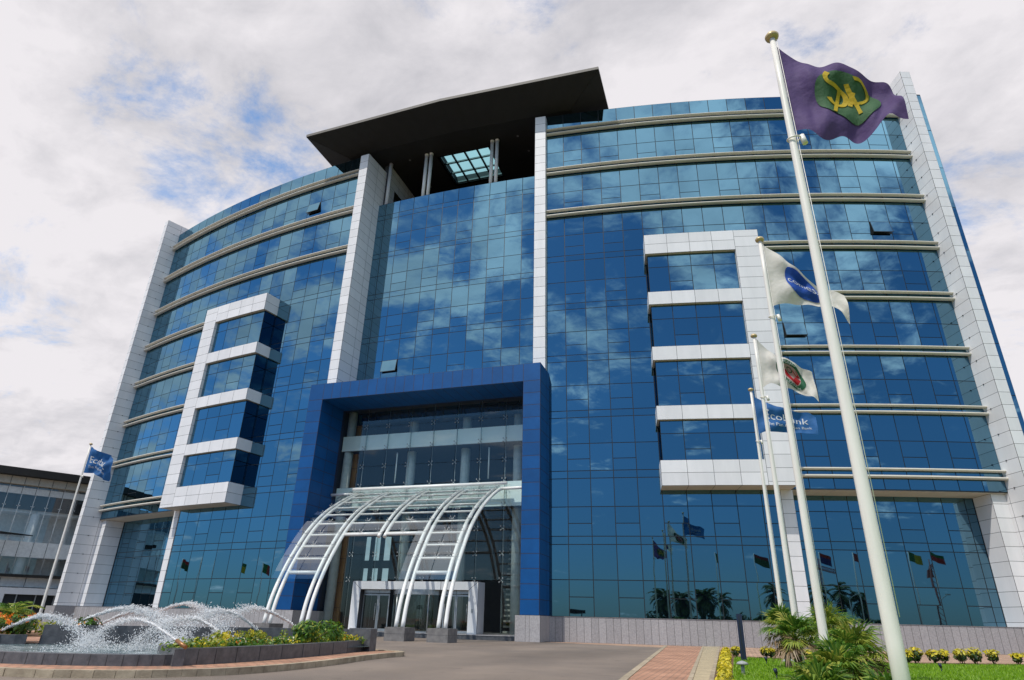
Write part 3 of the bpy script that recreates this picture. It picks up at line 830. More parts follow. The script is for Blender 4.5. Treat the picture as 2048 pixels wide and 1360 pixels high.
for (x0, x1, z0, z1) in ((8.1, 12.5, 7.3, 9.2), (8.0, 12.5, 4.35, 5.0)):  # white panels painted as the bright sky seen through the annex glass
    mb = MB(); mb.box(x0, x1, -.35, -.3, z0, z1, 0)
    for i in range(5): mb.box(x0+i*1.1-.03, x0+i*1.1+.03, -.37, -.35, z0-.3, z1+.05, 1)
    mb.box(x0, x1, -.4, -.2, z0-.25, z0-.15, 1)
    mb.build('sky_view_panel', [mat('sky_view_white_%d' % int(z0), (.80, .80, .80), .4), FRAME], AN)
mb = MB(); mb.box(L0, L1, -1.3, .2, 3.95, 4.2, 0); mb.box(L0, L1, -.3, .2, 3.05, 3.95, 1)
for i in range(20): mb.box(L0+i*2.1-.02, L0+i*2.1+.02, -.33, -.3, 3.05, 3.95, 2)
mb.build('door_canopy', [ROOF, ANW, JOINT], AN)
mb = MB()
for (x0, x1, z0, z1) in ((2.8, 3.6, 0, 2.95), (14, 14.8, 0, 2.95), (3.6, 14, 2.35, 2.95)): mb.box(x0, x1, -1.0, .1, z0, z1, 0)
for i in range(6): mb.box(4.6+i*1.6, 4.7+i*1.6, -.6, -.5, .2, 2.35, 1)
mb.box(3.6, 14, -.4, -.3, .2, 2.35, 2); mb.box(L0, 2.8, -.2, .1, .2, 3.05, 2)
mb.build('door_surround', [WHITE, STEEL, FRAME], AN)
mb = MB(); mb.poly([(-6, -4.5, 7.9), (4.4, -1.0, 7.9), (-6, -1.0, 7.9)], 0); mb.poly([(-6, -4.5, 8.3), (4.4, -1.0, 8.0), (-6, -1.0, 8.3)], 0); mb.poly([(-6, -4.5, 7.9), (4.4, -1.0, 7.9), (4.4, -1, 8.0), (-6, -4.5, 8.3)], 0)
mb.build('side_awning', [ROOF], AN)

# ------------------------------------------------------------------ ground
mb = MB(); mb.poly([(-1500, -1500, -.02), (1500, -1500, -.02), (1500, 1500, -.02), (-1500, 1500, -.02)])
struct(mb, 'ground', mat('ground_dirt', (.21, .17, .13), .9, c2=(.13, .11, .09), scale=.05))
ROADM = ASPH
nt_ = ROADM.node_tree; b_ = nt_.nodes['Principled BSDF']; lk = b_.inputs['Base Color'].links[0].from_socket
tc_ = nt_.nodes.new('ShaderNodeTexCoord')
def stain(scale, lo, hi, a, b, st=(1, 1, 1)):
    global lk
    mp = nt_.nodes.new('ShaderNodeMapping'); mp.inputs['Scale'].default_value = st; nt_.links.new(tc_.outputs['Object'], mp.inputs[0])
    n = nt_.nodes.new('ShaderNodeTexNoise'); n.inputs['Scale'].default_value = scale; n.inputs['Detail'].default_value = 7; nt_.links.new(mp.outputs[0], n.inputs[0])
    r = nt_.nodes.new('ShaderNodeMapRange'); r.inputs['From Min'].default_value = lo; r.inputs['From Max'].default_value = hi; r.inputs['To Min'].default_value = a; r.inputs['To Max'].default_value = b; nt_.links.new(n.outputs['Fac'], r.inputs[0])
    m_ = nt_.nodes.new('ShaderNodeMix'); m_.data_type = 'RGBA'; m_.blend_type = 'MULTIPLY'; m_.inputs['Factor'].default_value = 1
    nt_.links.new(lk, m_.inputs['A']); nt_.links.new(r.outputs[0], m_.inputs['B']); lk = m_.outputs['Result']
stain(.16, .35, .65, .78, 1.15, (1.6, .5, 1)); stain(1.3, .62, .72, 1., .72); stain(60, .3, .7, .75, 1.25)
nt_.links.new(lk, b_.inputs['Base Color'])
mb = MB(); mb.poly([(-45, -80, 0), (70, -80, 0), (70, 12, 0), (-45, 12, 0)]); struct(mb, 'road', ROADM)
def edge_r(y): return 15.4+(y+1.)*(-.0585) if y > -23.9 else 16.74+(-23.8-y)*.08
mb = MB()     # red paver walk with its edging
ys = [-40+i*1.0 for i in range(40)]+[.2]
for a, b in zip(ys, ys[1:]):
    mb.poly([(edge_r(a)+.16, a, .006), (17.3+(-a)*.033, a, .006), (17.3+(-b)*.033, b, .006), (edge_r(b)+.16, b, .006)])
struct(mb, 'paver_walk', BRICK)
mb = MB()
for a, b in zip(ys, ys[1:]):
    mb.hexa([(edge_r(a), a+.01, -.05), (edge_r(a)+.16, a+.01, -.05), (edge_r(b)+.16, b-.01, -.05), (edge_r(b), b-.01, -.05), (edge_r(a), a+.01, .02), (edge_r(a)+.16, a+.01, .02), (edge_r(b)+.16, b-.01, .02), (edge_r(b), b-.01, .02)])
struct(mb, 'paver_edging', KERBM)
mb = MB()
for i in range(42):
    a = -40+i; b = a+1
    x0, x1 = 17.3-a*.033, 18.22-a*.016
    y0, y1 = 17.3-b*.033, 18.22-b*.016
    mb.poly([(x0+.1, a, .012), (x1-.1, a, .012), (y1-.1, b, .012), (y0+.1, b, .012)], 0)
    for q in range(3): mb.box(x0+.1, x1-.1, a+q*.34, a+q*.34+.012, .012, .0135, 1)
    for (p, q) in ((x0, y0), (x1-.1, y1-.1)):
        mb.hexa([(p, a+.004, -.02), (p+.1, a+.004, -.02), (q+.1, b-.004, -.02), (q, b-.004, -.02), (p, a+.004, .03), (p+.1, a+.004, .03), (q+.1, b-.004, .03), (q, b-.004, .03)], 2)
struct(mb, 'concrete_path', [CONC, JOINT, KERBM])
# tan pavers along the plinth
mb = MB()
pts = [P(4.75+i*.5, 106.0, .004) for i in range(34)]
inn_ = [(8.95, -.3), (11.7, -.15), (14.6, -.9), (15.5, -1.6)]
def front(p):
    x = p.x
    if x < 9: return p.y-1.6
    if x < 15.5: return -.6-(x-9)*.36
    return -12.5+max(0, x-23)*.35
prev = None
xs_ = [8.9+i*.5 for i in range(70)]
for x in xs_:
    yb = CY-math.sqrt(106.0**2-x*x); yf = front(Vector((x, yb, 0)))
    if x > 18.0: pass
    yf = max(yf, -12.9)
    if 15.5 <= x < 18.2: yf = -3.0
    cur = ((x, yf, .004), (x, yb+.1, .004))
    if prev: mb.poly([prev[0], cur[0], cur[1], prev[1]])
    prev = cur
struct(mb, 'paver_strip', BRICKT)
# lawn, planting strip
def lawn_back(x):
    if x < 24.3: return -11.6
    return -11.6+(x-24.3)*.6
mb = MB(); xs_ = [18.95+i*1. for i in range(40)]
for a, b in zip(xs_, xs_[1:]): mb.poly([(a, -60, .02), (b, -60, .02), (b, lawn_back(b), .02), (a, lawn_back(a), .02)])
struct(mb, 'lawn_ground', LAWNB)
mb = MB()
for a, b in zip(xs_, xs_[1:]): mb.poly([(a-.1, lawn_back(a)-.01, .016), (b, lawn_back(b)-.01, .016), (b, lawn_back(b)+1.35, .016), (a-.1, lawn_back(a)+1.35, .016)])
mb.poly([(18.62, -40, .014), (19.05, -40, .014), (19.05, -6.2, .014), (18.34, -6.2, .014)])
struct(mb, 'planting_soil', SOIL)
mb = MB(); rg = random.Random(3)
for i in range(52000):
    y = -27+rg.random()**.9*18.6; x = 18.98+rg.random()*15
    if y > lawn_back(x)-.03: continue
    h = .035+rg.random()*.045; w = .011+rg.random()*.008; a = rg.random()*6.28; lx, ly = rg.gauss(0, .02), rg.gauss(0, .02)
    c, s_ = math.cos(a)*w, math.sin(a)*w
    mb.poly([(x-c, y-s_, .018), (x+c, y+s_, .018), (x+lx, y+ly, .02+h)])
mb.build('lawn_grass', [GRASS], None, kind='stuff', label='short bright green lawn right of the concrete path', category='grass')

# ------------------------------------------------------------------ fountain island
ISL = [(-14, -29.9), (-4, -29.9), (3, -29.8), (7.04, -29.6), (8.16, -29.25), (9.0, -28.7), (9.45, -28.1), (9.83, -27.4), (10.0, -26.5), (10.02, -25.2), (9.85, -23.5), (9.55, -21.8), (9.42, -20.2), (9.35, -19.0), (8.2, -18.35), (4, -16.6), (-3, -14.8), (-14, -13.8)]
isl = spl(ISL, 3)
mb = MB(); mb.poly([(x, y, .10) for x, y in isl]); struct(mb, 'island_paving', BRICK)
mb = MB()
def offset(pts, d):
    out = []
    for i, p in enumerate(pts):
        a = pts[max(i-1, 0)]; b = pts[min(i+1, len(pts)-1)]
        t = Vector((b[0]-a[0], b[1]-a[1])).normalized(); out.append((p[0]-t.y*d, p[1]+t.x*d))
    return out
fine = []
for a, b in zip(isl, isl[1:]):
    n = max(1, int(math.dist(a, b)/.8))
    for k in range(n): fine.append((a[0]+(b[0]-a[0])*k/n, a[1]+(b[1]-a[1])*k/n))
fine.append(isl[-1]); inner = offset(fine, .16)
for a, b, c, d in zip(fine, fine[1:], inner[1:], inner):
    a2 = (a[0]+(b[0]-a[0])*.012, a[1]+(b[1]-a[1])*.012); b2 = (a[0]+(b[0]-a[0])*.988, a[1]+(b[1]-a[1])*.988)
    mb.hexa([(*a2, -.05), (*b2, -.05), (*c, -.05), (*d, -.05), (*a2, .125), (*b2, .125), (*c, .125), (*d, .125)])
struct(mb, 'island_kerb', KERBM)
FT = root('fountain', 'dark granite fountain with stepped basin walls on the brick island', 'fountain', (0, 0, 0))
WALL = spl([(-14, -28.9), (-4, -28.9), (2, -28.9), (5.63, -28.66), (6.97, -28.3), (8.0, -27.75), (8.5, -27.0), (8.66, -26.1), (8.68, -24.6), (8.58, -22.8), (8.35, -21.1), (8.0, -19.0)], 4)
def ribbon(mb, pts, th, z0, z1, mi=0, joint=0):
    q = offset(pts, th)
    for i, (a, b, c, d) in enumerate(zip(pts, pts[1:], q[1:], q)):
        mb.hexa([(*a, z0), (*b, z0), (*c, z0), (*d, z0), (*a, z1), (*b, z1), (*c, z1), (*d, z1)], mi)
cut = next(i for i, p in enumerate(WALL) if p[1] > -27.35)
mb = MB(); ribbon(mb, WALL[:cut+1], .3, .05, .30)
rimq = [p for p in WALL[:cut+1]]
for i in range(0, len(rimq)-1):
    a, b = rimq[i], rimq[i+1]; n = max(1, int(math.dist(a, b)/.9))
    for k in range(n):
        x = a[0]+(b[0]-a[0])*k/n; y = a[1]+(b[1]-a[1])*k/n; mb.box(x-.008, x+.008, y-.004, y+.01, .1, .295, 1)
mb.build('basin_rim', [DGRAN, JOINT], FT)
mb = MB(); ribbon(mb, WALL[cut:], .25, .05, .41)
for i in range(cut, len(WALL)-1, 2):
    a = WALL[i]; mb.box(a[0]-.006, a[0]+.008, a[1]-.006, a[1]+.006, .1, .405, 1)
ribbon(mb, [(6.6, -25.9), (7.5, -26.6), (8.52, -27.4)], .2, .05, .405)
mb.box(7.5, 8.28, -19.3, -18.9, .05, .74, 0)
mb.build('planter_wall', [DGRAN, JOINT], FT)
BACK = spl([(-12, -25.9), (-4, -26.3), (.9, -26.0), (1.9, -25.1), (2.9, -24.0), (4.0, -22.6), (5.4, -20.8), (6.6, -19.6), (7.9, -18.9)], 4)
lo = [p for p in BACK if p[0] < 1.9]; hi = [p for p in BACK if p[0] >= 1.85]
mb = MB(); ribbon(mb, lo, .25, .05, .46); ribbon(mb, hi, .3, .05, .70)
for p in BACK[::3]: mb.box(p[0]-.006, p[0]+.006, p[1]-.02, p[1]+.02, .1, .45, 1)
mb.build('back_wall', [DGRAN, JOINT], FT)
mb = MB(); mb.poly([(-14, -28.6), (5.5, -28.4), (7.9, -27.5), (8.3, -26.5), (8.3, -19.2), (5.4, -20.8), (2.9, -24.0), (.9, -26.0), (-12, -25.9)] and [(x, y, .24) for x, y in [(-14, -28.6), (5.5, -28.4), (7.9, -27.5), (8.3, -26.5), (8.3, -19.2), (5.4, -20.6), (2.9, -23.8), (.9, -25.8), (-12, -25.7)]])
mb.build('fountain_water', [POOL], None, kind='structure')
mb = MB(); mb.poly([(x, y, .34) for x, y in [(6.75, -25.95), (8.4, -27.2), (8.5, -25), (8.4, -22.5), (8.1, -20.5), (7.7, -19.1), (7.2, -19.2), (7.0, -22)]])
mb.build('planter_soil', [SOIL], None, kind='structure')
mb = MB(); mb.poly([(x, y, .40) for x, y in [(-12, -25.8), (-4, -26.1), (.8, -25.8), (1.7, -25.0), (2.7, -23.7), (-1, -22.3), (-12, -22.5)]])
mb.build('bed_soil', [SOIL], None, kind='structure')

# jets of water
JETS = [
    ('left-most white jet arching right from the orange flowers', [(0.89, -25.45, 0.54), (1.32, -25.46, 0.69), (1.78, -25.44, 0.84), (2.25, -25.42, 0.92), (2.73, -25.39, 0.87), (3.19, -25.38, 0.75), (3.66, -25.39, 0.56), (4.12, -25.39, 0.32)]),
    ('long white jet arching right in front of the left granite plinth', [(1.73, -24.35, 0.59), (2.17, -24.27, 0.81), (2.66, -24.13, 1.01), (3.13, -24.03, 1.13), (3.54, -24.01, 1.15), (4.01, -23.93, 1.06), (4.46, -23.89, 0.87), (4.87, -23.88, 0.59)]),
    ('thin white jet rising right behind the small yellow bush', [(1.15, -22.72, 0.72), (1.69, -22.74, 0.92), (2.21, -22.79, 1.05), (2.76, -22.82, 1.09), (3.29, -22.86, 1.01), (3.8, -22.95, 0.83), (4.27, -23.07, 0.56)]),
    ('nearest white jet leaving the left tip of the front planter', [(8.48, -27.35, 0.55), (8.04, -27.27, 0.7), (7.57, -27.24, 0.86), (7.1, -27.22, 0.93), (6.65, -27.17, 0.87), (6.22, -27.12, 0.73), (5.81, -27.04, 0.54), (5.48, -26.89, 0.37)]),
    ('thick white jet bursting into spray from the middle of the front planter', [(7.53, -24.85, 0.55), (7.29, -24.96, 0.72), (7.05, -25.07, 0.85), (6.79, -25.21, 0.96), (6.49, -25.4, 0.94), (6.23, -25.55, 0.81), (5.99, -25.69, 0.61), (5.83, -25.76, 0.39)]),
    ('white jet curving left below the two left canopy pedestals', [(5.33, -20.84, 0.59), (5.27, -21.34, 0.84), (5.23, -21.83, 1.04), (5.21, -22.32, 1.14), (5.22, -22.78, 1.14), (5.27, -23.22, 1.03), (5.33, -23.64, 0.82), (5.45, -24.02, 0.51)]),
    ('highest white jet with its crest against the left plinth panels', [(1.35, -21.04, 1.01), (1.98, -21.22, 1.19), (2.63, -21.37, 1.3), (3.26, -21.57, 1.32), (3.87, -21.79, 1.22), (4.48, -22.0, 1.02), (5.05, -22.26, 0.74), (5.57, -22.57, 0.46)]),
    ('right-most white jet crossing in front of the left canopy legs', [(5.08, -18.53, 0.63), (5.06, -19.16, 0.88), (5.01, -19.81, 1.08), (4.96, -20.48, 1.23), (5.02, -21.08, 1.24), (5.11, -21.65, 1.15), (5.22, -22.21, 0.93), (5.4, -22.72, 0.62)])]
for ji, (lab, pts) in enumerate(JETS):
    rj = random.Random(50+ji)
    pth = [Vector(p) for p in spl(pts, 6)]
    n = len(pth); D = [(math.dist(p, (19.2, -38.6, 1.1))) for p in pth]
    mb = MB(); px = D[0]/1260.
    rad = []
    pp = []
    for i, p in enumerate(pth):
        f = i/(n-1)
        if f > .45: break
        rad.append(px*(1.15+2.0*f)*(.7+.6*rj.random())); pp.append(p+Vector((rj.gauss(0, 1), rj.gauss(0, 1), rj.gauss(0, 1)))*px*1.6*f)
    mb.tube(pp, rad, 7, 0)
    # torn streaks flung off the crest, then drops
    for i in range(2300):
        f = rj.random()**.75; k = min(n-2, int(f*(n-1))); p = pth[k].lerp(pth[k+1], rj.random())
        t = (pth[k+1]-pth[k]).normalized()
        sp = px*(1.0+1.2*f+10.0*max(0, f-.3)**1.3)
        q = p+Vector((rj.gauss(0, sp), rj.gauss(0, sp), rj.gauss(0, sp*.8)-px*3*f*abs(rj.gauss(0, 1))*(f > .4)))
        l = px*(1.0+3.2*rj.random()**2); w = px*(.22+.62*rj.random()**1.5)
        up_ = Vector((rj.gauss(0, .4), rj.gauss(0, .4), .55+rj.random()*.5))
        d = (t*.8+up_*.9*(1 if f < .75 else -.2)).normalized()*l
        if f > .8 and rj.random() < .6: d = Vector((rj.gauss(0, 1), rj.gauss(0, 1), rj.gauss(0, 1))).normalized()*w*1.5
        sd = d.cross(Vector((rj.gauss(0, 1), rj.gauss(0, 1), rj.gauss(0, 1)))).normalized()*w; s2 = d.cross(sd).normalized()*w
        b0 = len(mb.v); mb.v += [tuple(q-d*.5), tuple(q+sd), tuple(q+s2), tuple(q-sd), tuple(q-s2), tuple(q+d)]
        for fa in ((0, 2, 1), (0, 3, 2), (0, 4, 3), (0, 1, 4), (5, 1, 2), (5, 2, 3), (5, 3, 4), (5, 4, 1)):
            mb.f.append(tuple(b0+z for z in fa)); mb.m.append(0); mb.sm.append(True)
    e = pth[-1]
    for i in range(1100):      # splash where it lands
        a = rj.random()*6.28; rr = abs(rj.gauss(0, .38)); h = .25+abs(rj.gauss(0, .2))*max(0, 1-rr)
        q = Vector((e.x+rr*math.cos(a), e.y+rr*math.sin(a), h)); w = px*(.25+.6*rj.random()**1.5)
        d = Vector((rj.gauss(0, .5), rj.gauss(0, .5), 1)).normalized()*w*(1+rj.random()*1.5); sd = d.cross(Vector((1, .3, 0))).normalized()*w; s2 = d.cross(sd).normalized()*w
        b0 = len(mb.v); mb.v += [tuple(q-d*.5), tuple(q+sd), tuple(q+s2), tuple(q-sd), tuple(q-s2), tuple(q+d)]
        for fa in ((0, 2, 1), (0, 3, 2), (0, 4, 3), (0, 1, 4), (5, 1, 2), (5, 2, 3), (5, 3, 4), (5, 4, 1)):
            mb.f.append(tuple(b0+z for z in fa)); mb.m.append(0); mb.sm.append(True)
    jo = mb.build('water_jet', [WATERW], None, label=lab, category='water jet', group='arching jets of the fountain')
    mb = MB(); d = (pth[0]-pth[2]).normalized()
    mb.tube([pth[0]+d*.32, pth[0]-d*.02], .04, 8); mb.build('nozzle', [mat('nozzle_copper_%d' % ji, (.35, .17, .07), .4, metal=.5)], jo)

# ------------------------------------------------------------------ plants
def leaves(mb, c, rad, n, size, mi=0, rg=rnd, up=.4, squash=1., shell=.5):
    for i in range(n):
        d = Vector((rg.gauss(0, 1), rg.gauss(0, 1), rg.gauss(0, 1))).normalized()
        rr = shell+(1-shell)*rg.random()
        p = Vector(c)+Vector((d.x*rad[0], d.y*rad[1], d.z*rad[2]))*rr
        nd = (d+Vector((rg.gauss(0, .5), rg.gauss(0, .5), up+rg.gauss(0, .4)))).normalized()
        a = nd.cross(Vector((rg.gauss(0, 1), rg.gauss(0, 1), rg.gauss(0, 1)))).normalized(); b = nd.cross(a)
        s = size*(.6+.8*rg.random())
        mb.poly([p-a*s*.5, p+b*s*.28, p+a*s*.6, p-b*s*.28], mi)
def bush(name, loc, rad, n, size, mats, weights, label, cat, group=None, seed=1, stem=True):
    rg = random.Random(seed); mb = MB(); h = rad[2]
    c = (0, 0, h*1.05)
    for mi, w in enumerate(weights): leaves(mb, c, rad, int(n*w), size, mi, rg)
    k = len(mats)
    o = root(name, label, cat, loc, group)
    mb.build('foliage', mats, o)
    if stem:
        m2 = MB()
        for q in range(4): m2.tube([(rg.gauss(0, .02), rg.gauss(0, .02), -.02), (rg.gauss(0, rad[0]*.4), rg.gauss(0, rad[1]*.4), h*1.1)], [.015, .006], 5)
        m2.build('stem', [BARK], o)
    return o
# row of yellow crotons at the back of the lawn
SH = [(18.99, -11.1), (19.9, -11.0), (20.35, -11.0), (20.95, -11.05), (21.5, -11.1), (22.6, -11.1), (24.55, -11.2), (25.05, -10.75), (25.6, -10.45), (26.1, -10.1), (26.7, -9.7), (27.25, -9.35), (27.95, -8.9), (28.65, -8.5), (29.2, -8.2), (29.8, -7.8)]
names = ['first yellow croton left of the navy post', 'yellow croton touching the right side of the navy post', 'small yellow croton second right of the navy post', 'yellow croton left of the last flagpole foot', 'yellow croton just right of the last flagpole foot', 'yellow croton hidden behind the fan palms', 'half-hidden yellow croton directly right of the near flagpole', 'first full yellow croton right of the near flagpole', 'second full yellow croton right of the near flagpole', 'third yellow croton right of the near flagpole, above the spike lamp', 'fourth yellow croton right of the near flagpole', 'fifth yellow croton right of the near flagpole', 'sixth, roundest yellow croton right of the near flagpole', 'seventh yellow croton right of the near flagpole', 'eighth yellow croton near the right edge of the lawn', 'last yellow croton at the right end of the row']
for i, ((x, y), nm) in enumerate(zip(SH, names)):
    sc = (.17 if i < 6 else .205)+rnd.random()*.085; x += rnd.gauss(0, .07); y += rnd.gauss(0, .12)
    o = root('yellow_croton', nm, 'shrub', (x, y, .01), 'yellow crotons along the back of the lawn')
    rg = random.Random(100+i); mb = MB()
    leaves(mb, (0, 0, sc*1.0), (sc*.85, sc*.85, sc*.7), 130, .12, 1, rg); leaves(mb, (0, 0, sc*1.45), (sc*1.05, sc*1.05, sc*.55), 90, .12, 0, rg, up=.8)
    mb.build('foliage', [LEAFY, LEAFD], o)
    mb = MB()
    for q in range(5): mb.tube([(rg.gauss(0, .03), rg.gauss(0, .03), -.02), (rg.gauss(0, sc*.4), rg.gauss(0, sc*.4), sc)], [.014, .006], 5)
    mb.build('stem', [BARK], o)
# yellow hedge along the path
mb = MB(); rg = random.Random(9)
for i in range(60):
    y = -24.5+i*.3; x = 18.52+(-y)*.0125+rg.gauss(0, .03)
    h = .11+.05*rg.random(); leaves(mb, (x, y, h), (.15, .17, h), 60, .085, 0, rg, up=.7); leaves(mb, (x, y, .09), (.15, .18, .09), 30, .085, 1, rg)
mb.build('yellow_hedge', [LEAFY, LEAFM], None, label='low yellow-leaved hedge along the right edge of the concrete path', category='hedge')
# flower beds of the fountain
def bed(name, label, spots, mats, seed):
    rg = random.Random(seed); mb = MB()
    for (x, y, z, rx, rz, n, mi, sz) in spots: leaves(mb, (x, y, z), (rx, rx, rz), n, sz, mi, rg, up=.5)
    return mb.build(name, mats, None, kind='stuff', label=label, category='flower bed')
rg = random.Random(4); sp = []
for i in range(150):
    t = rg.random(); y = -27.0+t*7.6; x = 8.38-.045*(y+27)*1.0-rg.random()*min(1.2, .45+.9*t) if y > -26.6 else 8.3-rg.random()*.5
    sp.append((x, y, .40+rg.random()*.08, .2, .10+.06*rg.random(), 34, rg.choice([0, 0, 0, 1, 1, 2]), .075))
for i in range(26):
    t = rg.random(); y = -26.9+t*7.3; x = 8.1-.045*(y+27)-rg.random()*.6
    sp.append((x, y, .54+rg.random()*.1, .13, .10, 34, rg.choice([1, 1, 0, 2]), .07)); 
for i in range(34):
    t = rg.random(); y = -26.8+t*7.2; x = 8.3-.045*(y+27)-rg.random()*.5
    sp.append((x, y, .50, .1, .08, 5, rg.choice([4, 4, 4, 3, 2]), .055))
bed('flower_bed', 'mixed green and yellow flowering plants filling the front fountain planter', sp, [LEAFG, LEAFM, LEAFY, FLOWO, FLOWW], 5)
sp = []; rg = random.Random(6)
for i in range(190):
    x = -7+rg.random()*8.6; y = -25.95+rg.random()*2.2
    if x > .9 and y < -25.4: continue
    sp.append((x, y, .58+rg.random()*.12, .24, .2, 44, rg.choice([0, 0, 1, 1, 2]), .10))
for i in range(70):
    x = -7+rg.random()*8.2; y = -25.9+rg.random()*1.4
    sp.append((x, y, .78+rg.random()*.12, .12, .10, 16, 3 if (x < -.1 or rg.random() < .5) else 4, .09))
bed('flower_bed', 'orange and yellow flowers in the left planter beside the pool', sp, [LEAFD, LEAFM, LEAFY, FLOWO, FLOWO], 7)
for i, (x, y, r_, lab) in enumerate(((7.75, -20.9, .42, 'tall bright green bush at the right end of the front planter'), (7.9, -22.2, .33, 'feathery green bush left of the tallest planter bush'))):
    o = bush('planter_bush', (x, y, .33), (r_*1.15, r_*1.25, .32), 700, .10, [LEAFG, LEAFM], [.75, .25], lab, 'bush', 'bushes of the front planter', 20+i)
for i, (x, y, r_, lab) in enumerate(((2.3, -24.2, .36, 'round dark green bush with orange flowers behind the pool wall'), (.75, -25.0, .42, 'dark green bush left of the second jet nozzle'))):
    bush('flowering_bush', (x, y, .40), (r_, r_, .26), 380, .11, [LEAFD, LEAFG, FLOWO], [.6, .32, .08], lab, 'bush', 'flowering bushes behind the pool', 30+i)

# fan palms
def fan_leaf(mb, base, dirv, L, rad, mi, rg, nl=28):
    d = dirv.normalized(); side = d.cross(Vector((0, 0, 1)))
    if side.length < .1: side = Vector((1, 0, 0))
    side.normalize(); up = side.cross(d).normalized()
    tip = base+d*L+Vector((0, 0, -.12*L))
    mb.tube([base, base+d*L*.5+up*.03, tip], [.012, .009, .006], 4, mi)
    d2 = (d*.8+Vector((0, 0, -.25))).normalized(); up = side.cross(d2).normalized()
    for k in range(nl):
        a = -2.0+4.0*k/(nl-1)+rg.gauss(0, .04)
        v = (d2*math.cos(a)+side*math.sin(a)).normalized()
        ln = rad*(.72+.28*math.cos(a*.7))*(.85+.3*rg.random())
        w = v.cross(up).normalized()*(.017+.006*rg.random())
        m_ = tip+v*ln*.55+up*.05*rg.random(); e = tip+v*ln+Vector((0, 0, -ln*(.12+.25*rg.random())))+up*.02
        mb.poly([tip, m_+w, e, m_-w], mi)
def fan_palm(loc, trunk, nf, L, rad, label, seed, dry=.2):
    rg = random.Random(seed)
    o = root('fan_palm', label, 'palm', loc, 'fan palms among the flagpoles')
    mb = MB(); lean = Vector((rg.gauss(0, .06), rg.gauss(0, .06), 0))
    n = max(2, int(trunk/.12))
    mb.tube([lean*(i/n)+Vector((0, 0, trunk*i/n-.03)) for i in range(n+1)], [.085-.015*(i/n)+.012*(i % 2) for i in range(n+1)], 9)
    mb.build('trunk', [BARK], o)
    mb = MB(); top = lean+Vector((0, 0, trunk))
    nf = int(nf*1.4)
    for i in range(nf):
        f = i/nf; az = i*2.399+rg.gauss(0, .2); el = 1.35-1.75*f+rg.gauss(0, .12)
        d = Vector((math.cos(az)*math.cos(el), math.sin(az)*math.cos(el), math.sin(el)))
        mi = 2 if f > 1-dry else (1 if rg.random() < .4 else 0)
        fan_leaf(mb, top, d, L*(.8+.4*rg.random()), rad*(.85+.3*rg.random()), mi, rg)
    mb.build('crown', [PALMF, PALMY, PALMB], o)
fan_palm((20.45, -17.2, .02), 1.0, 18, .36, .44, 'fan palm with a bare trunk beside the last flagpole', 41, .15)
fan_palm((20.42, -21.4, .02), .8, 17, .34, .42, 'leaning fan palm with dry brown leaves between the two thinner flagpoles', 42, .3)
fan_palm((21.3, -19.4, .02), .95, 24, .42, .5, 'tallest green fan palm behind the second nearest flagpole', 43, .15)
fan_palm((21.5, -22.6, .02), .55, 24, .42, .55, 'spreading fan palm at the foot of the second nearest flagpole', 44, .2)
fan_palm((20.75, -25.3, .02), .3, 22, .34, .46, 'low bushy fan palm left of the nearest flagpole', 45, .1)
fan_palm((20.15, -27.6, .02), .12, 20, .3, .42, 'nearest low fan palm at the bottom edge of the lawn', 46, .2)
fan_palm((20.95, -28.3, .02), .12, 18, .26, .36, 'small yellowish fan palm touching the nearest flagpole', 47, .1)
fan_palm((21.6, -27.6, .02), .05, 14, .22, .3, 'stunted fan palm right of the nearest flagpole', 48, .1)
o_ = (-2.9, -22.8)
rg = random.Random(77); o = root('date_palm', 'young green feather palm in the left flower bed', 'palm', (-2.9, -22.6, .4))
mb = MB(); mb.tube([(0, 0, 0), (.03, .02, .45)], [.10, .08], 8); mb.build('trunk', [BARK], o)
def feather(mb, base, az, el, L, mi, rg, n=14, w=.03, ll=.3):
    pts = []
    p = Vector(base); e = el
    for i in range(n+1):
        pts.append(p.copy()); d = Vector((math.cos(az)*math.cos(e), math.sin(az)*math.cos(e), math.sin(e))); p += d*L/n; e -= 1.7/n
    mb.tube(pts, [.02*(1-i/(n+1))+.004 for i in range(n+1)], 4, mi, False)
    side = Vector((-math.sin(az), math.cos(az), 0))
    for i in range(1, n+1):
        t = (pts[i]-pts[i-1]).normalized(); l = ll*math.sin(math.pi*(.12+.85*i/n))+.05
        for sg in (1, -1):
            v = (side*sg+t*.7+Vector((0, 0, -.35+rg.gauss(0, .1)))).normalized(); wv = t*w
            mb.poly([pts[i]-wv*.5, pts[i]+v*l*.5+wv, pts[i]+v*l, pts[i]+v*l*.5-wv], mi)
mb = MB()
for i in range(16): feather(mb, (.03, .02, .45), i*2.4, 1.3-.07*i, .95, i % 2, rg, ll=.26)
mb.build('crown', [PALMF, PALMY], o)

